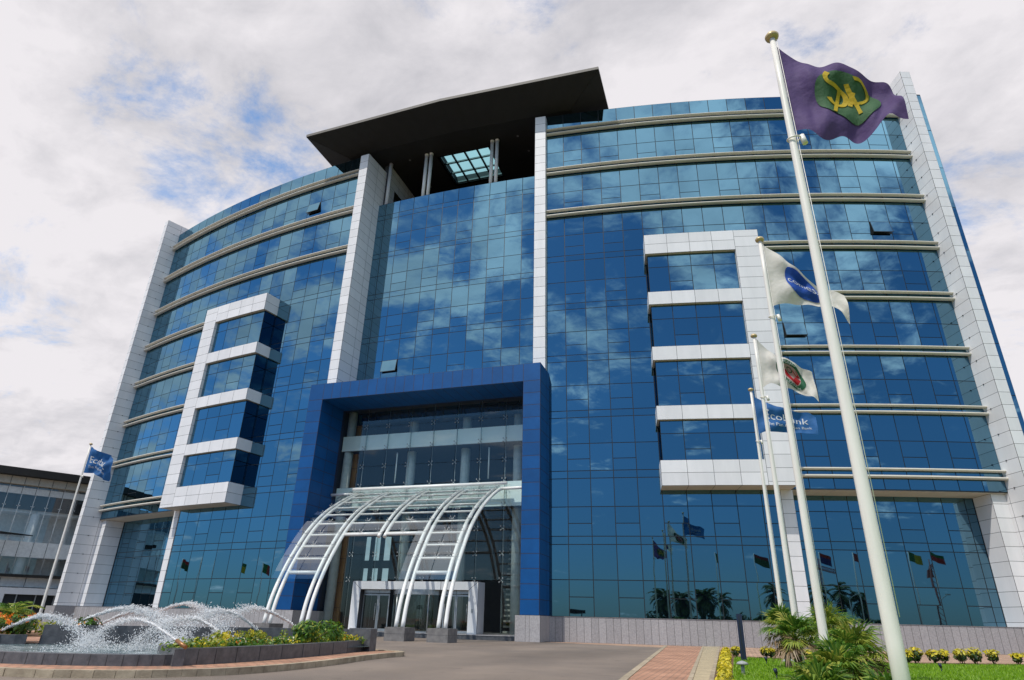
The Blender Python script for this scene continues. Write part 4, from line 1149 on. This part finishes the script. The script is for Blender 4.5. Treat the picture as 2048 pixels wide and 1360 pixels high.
# ------------------------------------------------------------------ flagpoles and flags
def flagpole(loc, h, label, r0=.085):
    o = root('flagpole', label, 'flagpole', loc, 'white tapering flagpoles')
    mb = MB(); n = 10
    mb.tube([(0, 0, h*i/n) for i in range(n+1)], [r0-(r0-.042)*i/n for i in range(n+1)], 18); mb.build('pole', [POLE], o)
    mb = MB(); mb.tube([(0, 0, h), (0, 0, h+.02), (0, 0, h+.06), (0, 0, h+.1), (0, 0, h+.12)], [.05, .095, .105, .08, .03], 16); mb.build('finial', [BRASS], o)
    mb = MB(); mb.tube([(.055, -.02, h-.05), (.075, -.03, h*.5), (.092, -.03, 1.2)], .005, 5); mb.build('halyard', [POLE], o)
    mb = MB()
    ring = [(.09*math.cos(t)+.02, .09*math.sin(t), h-2.0+.02*math.sin(t)) for t in [i*math.pi/8 for i in range(17)]]
    mb.tube(ring, .012, 5, 0, False); mb.tube([(.12, -.02, h-1.98), (.15, -.02, h-2.13)], .04, 8, 0)
    mb.build('halyard_weight', [POLE], o)
    mb = MB(); mb.tube([(0, 0, -.02), (0, 0, .06), (0, 0, .12)], [.2, .19, .1], 16); mb.build('base_collar', [GALV], o)
    return o
XP = 20.67
flagpole((XP, -30.61, 0), 9.5, 'nearest and thickest flagpole carrying the purple flag')
flagpole((XP, -24.6, 0), 9.5, 'second nearest flagpole, carrying the white flag with the blue disc')
flagpole((XP, -18.81, 0), 9.5, 'third flagpole, carrying the white flag with the green ring')
flagpole((XP, -13.52, 0), 9.5, 'farthest flagpole of the right row with the blue lettered flag', .08)
flagpole((-19.6, -8.8, 0), 10.9, 'lone flagpole at the left in front of the left end pier', .09)

def curve_at(pts, t):
    L = [0]
    for a, b in zip(pts, pts[1:]): L.append(L[-1]+math.dist(a, b))
    s = t*L[-1]
    for i in range(len(pts)-1):
        if L[i+1] >= s-1e-9:
            f = (s-L[i])/max(1e-9, L[i+1]-L[i]); return tuple(a+(b-a)*f for a, b in zip(pts[i], pts[i+1]))
    return pts[-1]
class Flag:
    def __init__(s, y, top, bot, amp, waves, ph, diag=.5, droop=0.):
        s.y = y; s.top = spl(top, 6); s.bot = spl(bot, 6); s.amp = amp; s.w = waves; s.ph = ph; s.dg = diag
    def at(s, u, v, off=0.):
        def raw(u, v):
            a = curve_at(s.top, u); b = curve_at(s.bot, u)
            x = a[0]+(b[0]-a[0])*v; z = a[1]+(b[1]-a[1])*v
            e = min(1, u*1.6)**.8
            yy = s.amp*e*(math.sin(2*math.pi*(s.w*u+s.dg*v)+s.ph)+.45*math.sin(2*math.pi*(2.3*s.w*u-1.1*s.dg*v)+1.3*s.ph)+.22*math.sin(2*math.pi*(4.1*s.w*u+2.2*s.dg*v)+2.1*s.ph))
            yy += .10*(1-u)*math.sin(2*math.pi*(1.6*v+.9*u)+s.ph)*min(1, u*4)
            zz = .035*e*math.sin(2*math.pi*(1.7*s.w*u)+s.ph+2*v)
            return Vector((x, s.y+yy, z+zz*v))
        p = raw(u, v)
        if off:
            du = raw(min(1, u+.01), v)-raw(max(0, u-.01), v); dv = raw(u, min(1, v+.01))-raw(u, max(0, v-.01))
            p = p+du.cross(dv).normalized()*off*-1
        return p
    def mesh(s, name, mats, label, nu=70, nv=44):
        mb = MB()
        for i in range(nu+1):
            for j in range(nv+1): mb.v.append(tuple(s.at(i/nu, j/nv)))
        for i in range(nu):
            for j in range(nv):
                a = i*(nv+1)+j; mb.f.append((a, a+1, a+nv+2, a+nv+1)); mb.m.append(0); mb.sm.append(True)
        return mb.build(name, mats, None, label=label, category='flag', group='flags flying from the poles')
    def decal(s, name, fl, m, polys, lift=.006):
        """polys in (u,v) flag space laid on both faces of the cloth"""
        mb = MB()
        for off in (lift, -lift):
            for pl in polys:
                mb.poly([s.at(min(1, max(0, u)), min(1, max(0, v)), off) for u, v in pl], 0, True)
        return mb.build(name, [m], fl)
def strip(pts, w, asp, n=6):
    """thick polyline in (u,v) space; asp = flag width/height"""
    q = spl(pts, n) if len(pts) > 2 else [tuple(a+(b-a)*i/8 for a, b in zip(*pts)) for i in range(9)]
    L = []
    for i, p in enumerate(q):
        a = q[max(0, i-1)]; b = q[min(len(q)-1, i+1)]
        t = Vector(((b[0]-a[0])*asp, b[1]-a[1])).normalized(); L.append(((p[0]+t.y*w/2/asp, p[1]-t.x*w/2), (p[0]-t.y*w/2/asp, p[1]+t.x*w/2)))
    return [(L[i][0], L[i+1][0], L[i+1][1], L[i][1]) for i in range(len(L)-1)]
def disc(cu, cv, ru, rv, r0=0., n=40, rings=6, a0=0, a1=2*math.pi):
    out = []
    for k in range(rings):
        f0 = r0+(1-r0)*k/rings; f1 = r0+(1-r0)*(k+1)/rings
        for i in range(n):
            t0, t1 = a0+(a1-a0)*i/n, a0+(a1-a0)*(i+1)/n
            q = [(cu+ru*f*math.cos(t), cv+rv*f*math.sin(t)) for f, t in ((f0, t0), (f1, t0), (f1, t1), (f0, t1))]
            out.append(q if f0 > 0 else q[1:3]+[q[0]])
    return out
def text_polys(txt, cu, cv, hu, hv, fit_w=None):
    """flat text triangles mapped to (u,v): centred at cu,cv with cap height hv (v) and unit width hu per em"""
    cd = bpy.data.curves.new('lettering_source', 'FONT'); cd.body = txt; cd.align_x = 'CENTER'; cd.resolution_u = 3
    ob = bpy.data.objects.new('lettering_source', cd); col.objects.link(ob)
    dg = bpy.context.evaluated_depsgraph_get(); dg.update()
    me = bpy.data.meshes.new_from_object(ob.evaluated_get(dg))
    bm = bmesh.new(); bm.from_mesh(me); bmesh.ops.triangulate(bm, faces=bm.faces)
    xs = [v.co.x for v in bm.verts]; W = max(xs)-min(xs); mx = (max(xs)+min(xs))/2
    if fit_w: hu = fit_w/W
    polys = [[(cu+(v.co.x-mx)*hu, cv-(v.co.y-.33)*hv) for v in f.verts][::-1] for f in bm.faces]
    bm.free(); bpy.data.meshes.remove(me); bpy.data.objects.remove(ob); bpy.data.curves.remove(cd)
    return polys

fa = Flag(-30.61, [(20.71, 9.33), (21.0, 9.0), (21.23, 8.76), (21.59, 8.5), (21.99, 8.24), (22.10, 8.0)], [(20.73, 7.64), (20.92, 7.55), (21.08, 7.38), (21.35, 7.42), (21.6, 7.36), (21.91, 7.5), (22.13, 7.46)], .10, 1.25, .6, .55)
fo = fa.mesh('flag', [FPUR], 'purple flag with a green disc and yellow monogram on the nearest pole', 90, 60)
asp = 1.5/1.2
fa.decal('disc', fo, FGRN, disc(.555, .45, .27, .32, n=60, rings=14), .014)
mono = strip([(.40, .13), (.365, .20), (.38, .27), (.46, .29), (.54, .36), (.55, .46), (.51, .56), (.44, .60), (.39, .57), (.365, .49)], .06, asp)
mono += strip([(.49, .34), (.385, .77)], .05, asp)+strip([(.567, .22), (.66, .66)], .055, asp)+strip([(.615, .32), (.572, .56)], .045, asp)+strip([(.58, .50), (.66, .47)], .04, asp)
mono += strip([(.63, .13), (.70, .11), (.75, .18), (.75, .32), (.71, .42), (.66, .47)], .05, asp)
mono = [[(.555+(u-.555)*.84, .43+(v-.43)*.84) for u, v in q] for q in mono]
fa.decal('monogram', fo, FYEL, mono, .026)
fb = Flag(-24.6, [(20.72, 9.4), (21.0, 9.1), (21.3, 8.62), (21.6, 8.28), (22.0, 8.0), (22.22, 7.85)], [(20.72, 7.76), (21.0, 7.82), (21.3, 7.74), (21.65, 7.72), (21.98, 7.45), (22.2, 7.12)], .11, 1.1, 2.1, .5)
fo = fb.mesh('flag', [FWHT], 'white flag with a blue disc on the second nearest pole')
fb.decal('disc', fo, FDSC, disc(.47, .47, .24, .40, rings=12), .014)
fb.decal('lettering', fo, FLET, text_polys('comesa', .47, .47, .1, .26, .42), .024)
fc = Flag(-18.81, [(20.73, 9.44), (21.0, 9.1), (21.34, 8.75), (21.75, 8.45), (22.17, 8.2)], [(20.72, 7.81), (20.98, 7.9), (21.3, 7.75), (21.7, 7.62), (22.0, 7.35), (22.2, 7.18)], .12, 1.2, .2, .6)
fo = fc.mesh('flag', [FWHT], 'white flag with a green ring and red emblem on the third pole')
fc.decal('ring', fo, FEGR, disc(.58, .48, .25, .42, .68), .014)
fc.decal('field', fo, FPNK, disc(.58, .48, .168, .285), .014)
fc.decal('sash', fo, FRED, strip([(.46, .40), (.55, .62), (.63, .66), (.70, .50)], .12, 1.2)+strip([(.66, .30), (.71, .46)], .08, 1.2), .022)
fc.decal('wheel', fo, FEGR, disc(.58, .33, .05, .085, .72), .024)
fc.decal('lettering', fo, FLET, text_polys('ECOWAS', .58, .82, .1, .12, .26)+text_polys('CEDEAO', .58, .13, .1, .11, .24), .024)
fd = Flag(-13.52, [(20.71, 9.3), (21.1, 9.05), (21.6, 8.75), (22.1, 8.55), (22.55, 8.5), (22.82, 8.3)], [(20.70, 7.72), (21.0, 7.85), (21.4, 7.78), (21.9, 7.80), (22.4, 7.66), (22.78, 7.58)], .10, 1.2, 1.2, .35)
fo = fd.mesh('flag', [FBLU], 'blue flag with white lettering on the farthest pole of the right row')
fd.decal('lettering', fo, FLET, text_polys('Ecobank', .52, .42, .1, .42, .70)+text_polys('The Pan African Bank', .55, .74, .1, .17, .74), .016)
fe = Flag(-8.8, [(-19.5, 10.8), (-19.0, 10.55), (-18.4, 10.35), (-17.7, 10.1), (-17.05, 9.6)], [(-19.5, 9.08), (-19.1, 9.05), (-18.5, 9.0), (-17.9, 8.7), (-17.4, 8.5)], .2, 1.3, 2.6, .5)
fo = fe.mesh('flag', [FBLU], 'crumpled blue lettered flag on the lone left pole')
fe.decal('lettering', fo, FLET, text_polys('Ecobank', .5, .45, .1, .40, .72)+text_polys('The Pan African Bank', .52, .74, .1, .16, .72), .02)

# ------------------------------------------------------------------ small things on the lawn
mb = MB(); mb.box(19.19, 19.37, -13.88, -13.70, 0, 1.44, 0); mb.box(19.165, 19.395, -13.905, -13.675, 0, .05, 0); mb.box(19.2, 19.36, -13.87, -13.71, 1.44, 1.455, 0)
mb.box(19.255, 19.285, -13.886, -13.88, .1, 1.4, 1)
mb.build('bollard_post', [NAVY, FRAME], None, label='tall navy square post at the corner of the lawn', category='post')
o = root('garden_lamp', 'grey mushroom garden lamp in front of the navy post', 'garden lamp', (19.2, -20.8, 0))
mb = MB(); mb.tube([(0, 0, -.01), (0, 0, .24)], .045, 10); mb.build('stem', [GALV], o)
mb = MB(); mb.tube([(0, 0, .23), (0, 0, .25), (0, 0, .29), (0, 0, .32)], [.09, .15, .11, .02], 14); mb.build('cap', [GALV], o)
mb = MB(); mb.tube([(0, 0, -.01), (0, 0, .03)], [.07, .06], 10); mb.build('base', [KERBM], o)
for i, (x, y, lab) in enumerate(((19.93, -15.4, 'dark spike lamp in the grass behind the third flagpole'), (19.9, -21.6, 'dark spike lamp near the bottom edge beside the fan palms'), (24.6, -15.5, 'dark spike lamp in the grass below the yellow crotons'))):
    o = root('spike_lamp', lab, 'garden lamp', (x, y, 0), 'spike lamps in the lawn')
    mb = MB(); mb.tube([(0, 0, -.05), (.0, 0, .12)], [.008, .018], 6); mb.build('spike', [NAVY], o)
    mb = MB(); mb.tube([(0, 0, .12), (-.02, -.02, .22)], [.035, .045], 8); mb.build('lamp_head', [NAVY], o)
mb = MB(); mb.ball((20.86, -29.55, .62), .065, 0, 10, 1.5); mb.tube([(20.70, -30.5, .55), (20.86, -29.6, .6)], .012, 5)
mb.build('cleat_cover', [mat('cleat_brown', (.09, .07, .06), .5)], None, label='dark oval cover fixed low on the nearest flagpole', category='cover')

# ------------------------------------------------------------------ world across the road, seen mirrored in the glass
def coconut(loc, h, label, seed):
    rg = random.Random(seed); o = root('coconut_palm', label, 'palm', loc, 'coconut palms across the road')
    mb = MB(); mb.tube([(.3*math.sin(i*.25), 0, h*i/8) for i in range(9)], [.22-.012*i for i in range(9)], 7); mb.build('trunk', [BARK], o)
    mb = MB()
    for i in range(28): feather(mb, (.3*math.sin(2), 0, h), i*2.4, 1.3-.075*i, 3.0, 0, rg, 12, .26, 1.0)
    mb.build('crown', [LEAFD], o); return o
cp = coconut((34, -96.8, 0), 4.6, 'coconut palm mirrored in the glass right of the portal', 3)
for i, (x, y, s) in enumerate(((39.9, -95.6, .85), (46.8, -93.7, 1.0), (52, -91.9, .9), (65.6, -86.2, 1.1), (78, -79, 1.1), (83, -75.5, 1.15), (86.8, -72.7, .95))):
    copy_tree(cp, (x, y, 0), 'coconut palm mirrored in the ground floor glass, number %s from the portal' % ['two', 'three', 'four', 'five', 'six', 'seven', 'eight'][i], i*1.1, s*1.35)
cp.scale = (1.3,)*3
mb = MB(); rg = random.Random(8)
for i in range(90): leaves(mb, (30+i*.75, -99+i*.27+rg.gauss(0, 1), 1.2), (1.4, 1.4, 1.3+1.3*rg.random()), 60, .9, 0, rg)
mb.build('far_scrub', [LEAFD], None, kind='stuff', label='dark scrub across the road', category='scrub')
fp = root('national_flagpole', 'distant flagpole mirrored in the lower glass', 'flagpole', (38.7, -59.5, 0), 'distant flagpoles mirrored in the glass')
mb = MB(); mb.tube([(0, 0, 0), (0, 0, 11.2)], [.09, .05], 8); mb.build('pole', [POLE], fp)
COLS = [((.03, .20, .05), (.5, .04, .03)), ((.30, .03, .03), (.04, .12, .04)), ((.5, .03, .03), (.03, .1, .03)), ((.45, .05, .03), (.05, .05, .2)), ((.35, .05, .05), (.5, .5, .5)), ((.5, .5, .48), (.1, .2, .4)), ((.04, .2, .06), (.6, .5, .03))]
FM = [[cloth_mat('far_flag_%s%s' % ('abcdefg'[i], 'xy'[k]), tuple(q*.5 for q in c)) for k, c in enumerate(cc)] for i, cc in enumerate(COLS)]  # cloth colours halved: the backlit shade of these flags is painted in
spots = [(38.7, -59.5), (47.2, -56.2), (53.7, -52.9), (60.3, -48.7), (65.2, -45.1), (69.6, -41.4), (74.2, -36.8), (76.9, -33.8), (-66.2, -13.1), (-64.8, -16.5), (-63.4, -19.7), (-61.8, -22.7), (-60, -25.8), (-57.8, -29.1), (-55.1, -32.9)]
for i, (x, y) in enumerate(spots):
    o = fp if i == 0 else copy_tree(fp, (x, y, 0))
    if i >= 8: o.scale = (1, 1, .72)
    mb = MB(); h = 11.1 if i < 8 else 8.0
    fm = FM[i % 7]; nu = 14
    for k in range(nu):
        for j in range(3):
            def fpnt(a, b): return (x+.08+a*1.9, y+.25*math.sin(a*7+i)*a, h-b*1.3-a*.55)
            mb.poly([fpnt(k/nu, j/3), fpnt((k+1)/nu, j/3), fpnt((k+1)/nu, (j+1)/3), fpnt(k/nu, (j+1)/3)], (0 if k < nu/2 else 1) if i % 2 == 0 else (0 if j < 1 else 1), True)
    mb.build('national_flag', fm, None, label='national flag on a distant pole mirrored in the lower glass', category='flag', group='distant flags mirrored in the glass')
lp = root('street_lamp', 'double-armed street lamp mirrored in the glass', 'street lamp', (55.1, -34, 0), 'street lamps mirrored in the glass')
mb = MB(); mb.tube([(0, 0, 0), (0, 0, 4.3)], [.09, .06], 8); mb.build('pole', [GALV], lp)
for sx in (1, -1):
    mb = MB(); mb.tube([(0, 0, 4.2), (sx*.6, .0, 4.7), (sx*1.2, 0, 5.0)], .04, 6); ar = mb.build('arm', [GALV], lp)
    mb = MB(); mb.box(min(sx*1.1, sx*1.7), max(sx*1.1, sx*1.7), -.12, .12, 4.97, 5.1, 0); mb.build('lamp_head', [GALV], ar)
for x, y in ((65.6, -23.9), (45.8, -40.1)): copy_tree(lp, (x, y, 0))
def crane(loc, h, jl, rz, label):
    o = root('tower_crane', label, 'crane', loc, 'tower cranes mirrored in the glass'); o.rotation_euler = (0, 0, rz)
    mb = MB(); w = .7
    for sx in (-w, w):
        for sy in (-w, w): mb.tube([(sx, sy, 0), (sx, sy, h+3)], .14, 4)
    for i in range(int(h/1.6)):
        z = i*1.6; mb.tube([(-w, -w, z), (w, -w, z+1.6)], .07, 4); mb.tube([(w, -w, z), (w, w, z+1.6)], .07, 4)
    mb.build('mast', [mat('crane_red', (.25, .06, .04), .5)], o)
    mb = MB()
    for q in ((-.5, h), (.5, h), (0, h+1.1)): mb.tube([(-9, q[0], q[1]), (jl, q[0], q[1])], .11, 4)
    for i in range(int((jl+9)/1.5)):
        x = -9+i*1.5; mb.tube([(x, -.5, h), (x+.75, 0, h+1.1)], .07, 4); mb.tube([(x+.75, 0, h+1.1), (x+1.5, .5, h)], .07, 4)
    mb.box(-9, -6, -.8, .8, h-2.2, h, 0)
    mb.build('jib', [MATS['crane_red']], o)
crane((145.9, -178, 0), 20.5, 26, R(-40), 'tower crane with a long jib mirrored in the right-hand glass')
crane((190.4, -139.5, 0), 19.5, 8, R(130), 'second tower crane mirrored nearest the right end pier')
for x, y, w, lab in ((-2, -79, 6, 'dark flat gate roof mirrored beside the portal'), (8.5, -79.5, 3.5, 'smaller dark gate roof mirrored beside the portal')):
    o = root('gate_roof', lab, 'gate', (x, y, 0), 'gate roofs across the road')
    mb = MB(); mb.box(-w*.6, w*.6, -1.5, 1.5, 2.5, 3.1, 0); mb.build('roof', [ROOF], o)
    mb = MB()
    for sx in (-.4, .4): mb.tube([(sx*w, 0, 0), (sx*w, 0, 2.5)], .12, 6)
    mb.build('post', [GALV], o)

# ------------------------------------------------------------------ sky, sun, camera
W_ = bpy.data.worlds.new('World'); scn.world = W_; W_.use_nodes = True
nt = W_.node_tree; N, L = nt.nodes, nt.links
bg = N['Background']; bg.inputs['Strength'].default_value = .10
EL, AZ = R(56), R(205)     # azimuth clockwise from +Y: sun stands to the front left of the facade
sky = N.new('ShaderNodeTexSky'); sky.sky_type = 'NISHITA'; sky.sun_disc = False; sky.sun_elevation = EL; sky.sun_rotation = AZ
sky.air_density = 1.0; sky.dust_density = .2; sky.ozone_density = 3.0
tc = N.new('ShaderNodeTexCoord'); sx = N.new('ShaderNodeSeparateXYZ'); L.new(tc.outputs['Generated'], sx.inputs[0])
def math_(op, a, b=None, c=None):
    n = N.new('ShaderNodeMath'); n.operation = op
    for i, v in enumerate((a, b, c)):
        if v is None: continue
        if hasattr(v, 'links'): L.new(v, n.inputs[i])
        else: n.inputs[i].default_value = v
    return n.outputs[0]
z = math_('MAXIMUM', sx.outputs['Z'], 0.0); zz = math_('ADD', z, .22)
cx_ = N.new('ShaderNodeCombineXYZ'); L.new(math_('DIVIDE', sx.outputs['X'], zz), cx_.inputs[0]); L.new(math_('DIVIDE', sx.outputs['Y'], zz), cx_.inputs[1])
cx_.inputs[2].default_value = 3.7
def cnoise(scale, det, rough, dist, off):
    mp = N.new('ShaderNodeMapping'); mp.inputs['Location'].default_value = off; mp.inputs['Rotation'].default_value = (0, 0, .6); mp.inputs['Scale'].default_value = (1, 1.25, 1)
    L.new(cx_.outputs[0], mp.inputs[0])
    n = N.new('ShaderNodeTexNoise'); n.inputs['Scale'].default_value = scale; n.inputs['Detail'].default_value = det; n.inputs['Roughness'].default_value = rough; n.inputs['Distortion'].default_value = dist
    L.new(mp.outputs[0], n.inputs['Vector']); return n.outputs['Fac']
n1 = cnoise(2.7, 15, .66, .3, (5.3, 2.1, 0)); n2 = cnoise(2.2, 10, .58, .4, (7.3, 4.1, 2))
# cover: almost closed over and beyond the building (+Y), broken behind the viewer, thinner low down
cov = N.new('ShaderNodeMapRange'); cov.inputs['From Min'].default_value = -.5; cov.inputs['From Max'].default_value = .25; cov.inputs['To Min'].default_value = .435; cov.inputs['To Max'].default_value = .30
L.new(sx.outputs['Y'], cov.inputs['Value'])
lowt = N.new('ShaderNodeMapRange'); lowt.inputs['From Min'].default_value = .0; lowt.inputs['From Max'].default_value = .78; lowt.inputs['To Min'].default_value = .20; lowt.inputs['To Max'].default_value = -.09
L.new(z, lowt.inputs['Value'])
back = N.new('ShaderNodeMapRange'); back.inputs['From Min'].default_value = 0.; back.inputs['From Max'].default_value = -.4; L.new(sx.outputs['Y'], back.inputs['Value'])
thr = math_('ADD', math_('ADD', cov.outputs[0], math_('MULTIPLY', lowt.outputs[0], back.outputs[0])), math_('MULTIPLY', math_('MINIMUM', sx.outputs['X'], 0.), .04))
den = math_('DIVIDE', math_('SUBTRACT', n1, thr), math_('SUBTRACT', .21, math_('MULTIPLY', back.outputs[0], .05)))
cl = N.new('ShaderNodeClamp'); L.new(den, cl.inputs[0])
sm = N.new('ShaderNodeMapRange'); sm.interpolation_type = 'SMOOTHSTEP'; L.new(cl.outputs[0], sm.inputs['Value'])
cc = N.new('ShaderNodeValToRGB'); e = cc.color_ramp.elements
e[0].position = .38; e[0].color = (5.5, 5.45, 5.85, 1); e[1].position = .58; e[1].color = (8.6, 8.3, 8.6, 1)
n3 = cnoise(8.5, 8, .6, .3, (1.3, 9.1, 4)); L.new(math_('ADD', math_('MULTIPLY', n2, .56), math_('ADD', math_('MULTIPLY', n1, .22), math_('MULTIPLY', n3, .26))), cc.inputs[0])
sk = N.new('ShaderNodeMix'); sk.data_type = 'RGBA'; sk.blend_type = 'MULTIPLY'; sk.inputs['Factor'].default_value = 1; tw = N.new('ShaderNodeMix'); tw.data_type = 'RGBA'; tw.inputs['A'].default_value = (.38, .54, .74, 1); tw.inputs['B'].default_value = (.78, 1.14, 1.30, 1)
tz = N.new('ShaderNodeMapRange'); tz.inputs['From Min'].default_value = .0; tz.inputs['From Max'].default_value = .35; L.new(z, tz.inputs['Value'])
L.new(tz.outputs[0], tw.inputs['Factor']); L.new(tw.outputs['Result'], sk.inputs['B'])
L.new(sky.outputs[0], sk.inputs['A'])
# sunlit clouds behind the viewer are brighter, the blue there deeper; thin blue over the building is paler
cb = N.new('ShaderNodeMix'); cb.data_type = 'RGBA'; cb.blend_type = 'MULTIPLY'; cb.inputs['Factor'].default_value = 1
bk = N.new('ShaderNodeMix'); bk.data_type = 'RGBA'; bk.inputs['A'].default_value = (1, 1, 1, 1); bk.inputs['B'].default_value = (1.60, 1.75, 1.80, 1)
lf = N.new('ShaderNodeMapRange'); lf.inputs['From Min'].default_value = -.75; lf.inputs['From Max'].default_value = -.15; lf.inputs['To Min'].default_value = .1; lf.inputs['To Max'].default_value = 1.; L.new(sx.outputs['X'], lf.inputs['Value'])
L.new(math_('MULTIPLY', back.outputs[0], lf.outputs[0]), bk.inputs['Factor']); L.new(cc.outputs[0], cb.inputs['A']); L.new(bk.outputs['Result'], cb.inputs['B'])
fr = N.new('ShaderNodeMix'); fr.data_type = 'RGBA'; fr.blend_type = 'MULTIPLY'; fr.inputs['Factor'].default_value = 1
fk = N.new('ShaderNodeMix'); fk.data_type = 'RGBA'; fk.inputs['A'].default_value = (2.4, 1.9, 1.75, 1); fk.inputs['B'].default_value = (1, 1, 1, 1)
L.new(back.outputs[0], fk.inputs['Factor']); L.new(sk.outputs['Result'], fr.inputs['A']); L.new(fk.outputs['Result'], fr.inputs['B'])
mx = N.new('ShaderNodeMix'); mx.data_type = 'RGBA'; L.new(sm.outputs[0], mx.inputs['Factor']); L.new(fr.outputs['Result'], mx.inputs['A']); L.new(cb.outputs['Result'], mx.inputs['B'])
L.new(mx.outputs['Result'], bg.inputs['Color'])
sun = bpy.data.lights.new('sun', 'SUN'); sun.energy = 3.4; sun.angle = R(.53); sun.color = (1, .95, .87)
so = bpy.data.objects.new('sun', sun); col.objects.link(so)
dv = Vector((math.sin(AZ)*math.cos(EL), math.cos(AZ)*math.cos(EL), math.sin(EL)))
so.rotation_euler = dv.to_track_quat('Z', 'Y').to_euler(); so.location = (0, -60, 80)

cam = bpy.data.cameras.new('camera'); cam.sensor_width = 36; cam.lens = 36*1260/2048; cam.clip_start = .1; cam.clip_end = 6000
co = bpy.data.objects.new('camera', cam); col.objects.link(co)
Rm = Matrix(((0.950952, 0.105821, 0.290677), (0.308515, -0.393024, -0.866228), (0.022577, 0.913419, -0.406394)))
co.matrix_world = Matrix.Translation((19.16, -38.58, 1.08)) @ Rm.to_4x4()
scn.camera = co
vs = scn.view_settings; vs.view_transform = 'Standard'; vs.look = 'None'; vs.gamma = 1; vs.exposure = 0; vs.use_curve_mapping = False
scn.render.engine = 'CYCLES'
scn.cycles.max_bounces = 10; scn.cycles.transparent_max_bounces = 16; scn.cycles.use_denoising = True
scn.cycles.sample_clamp_indirect = 8
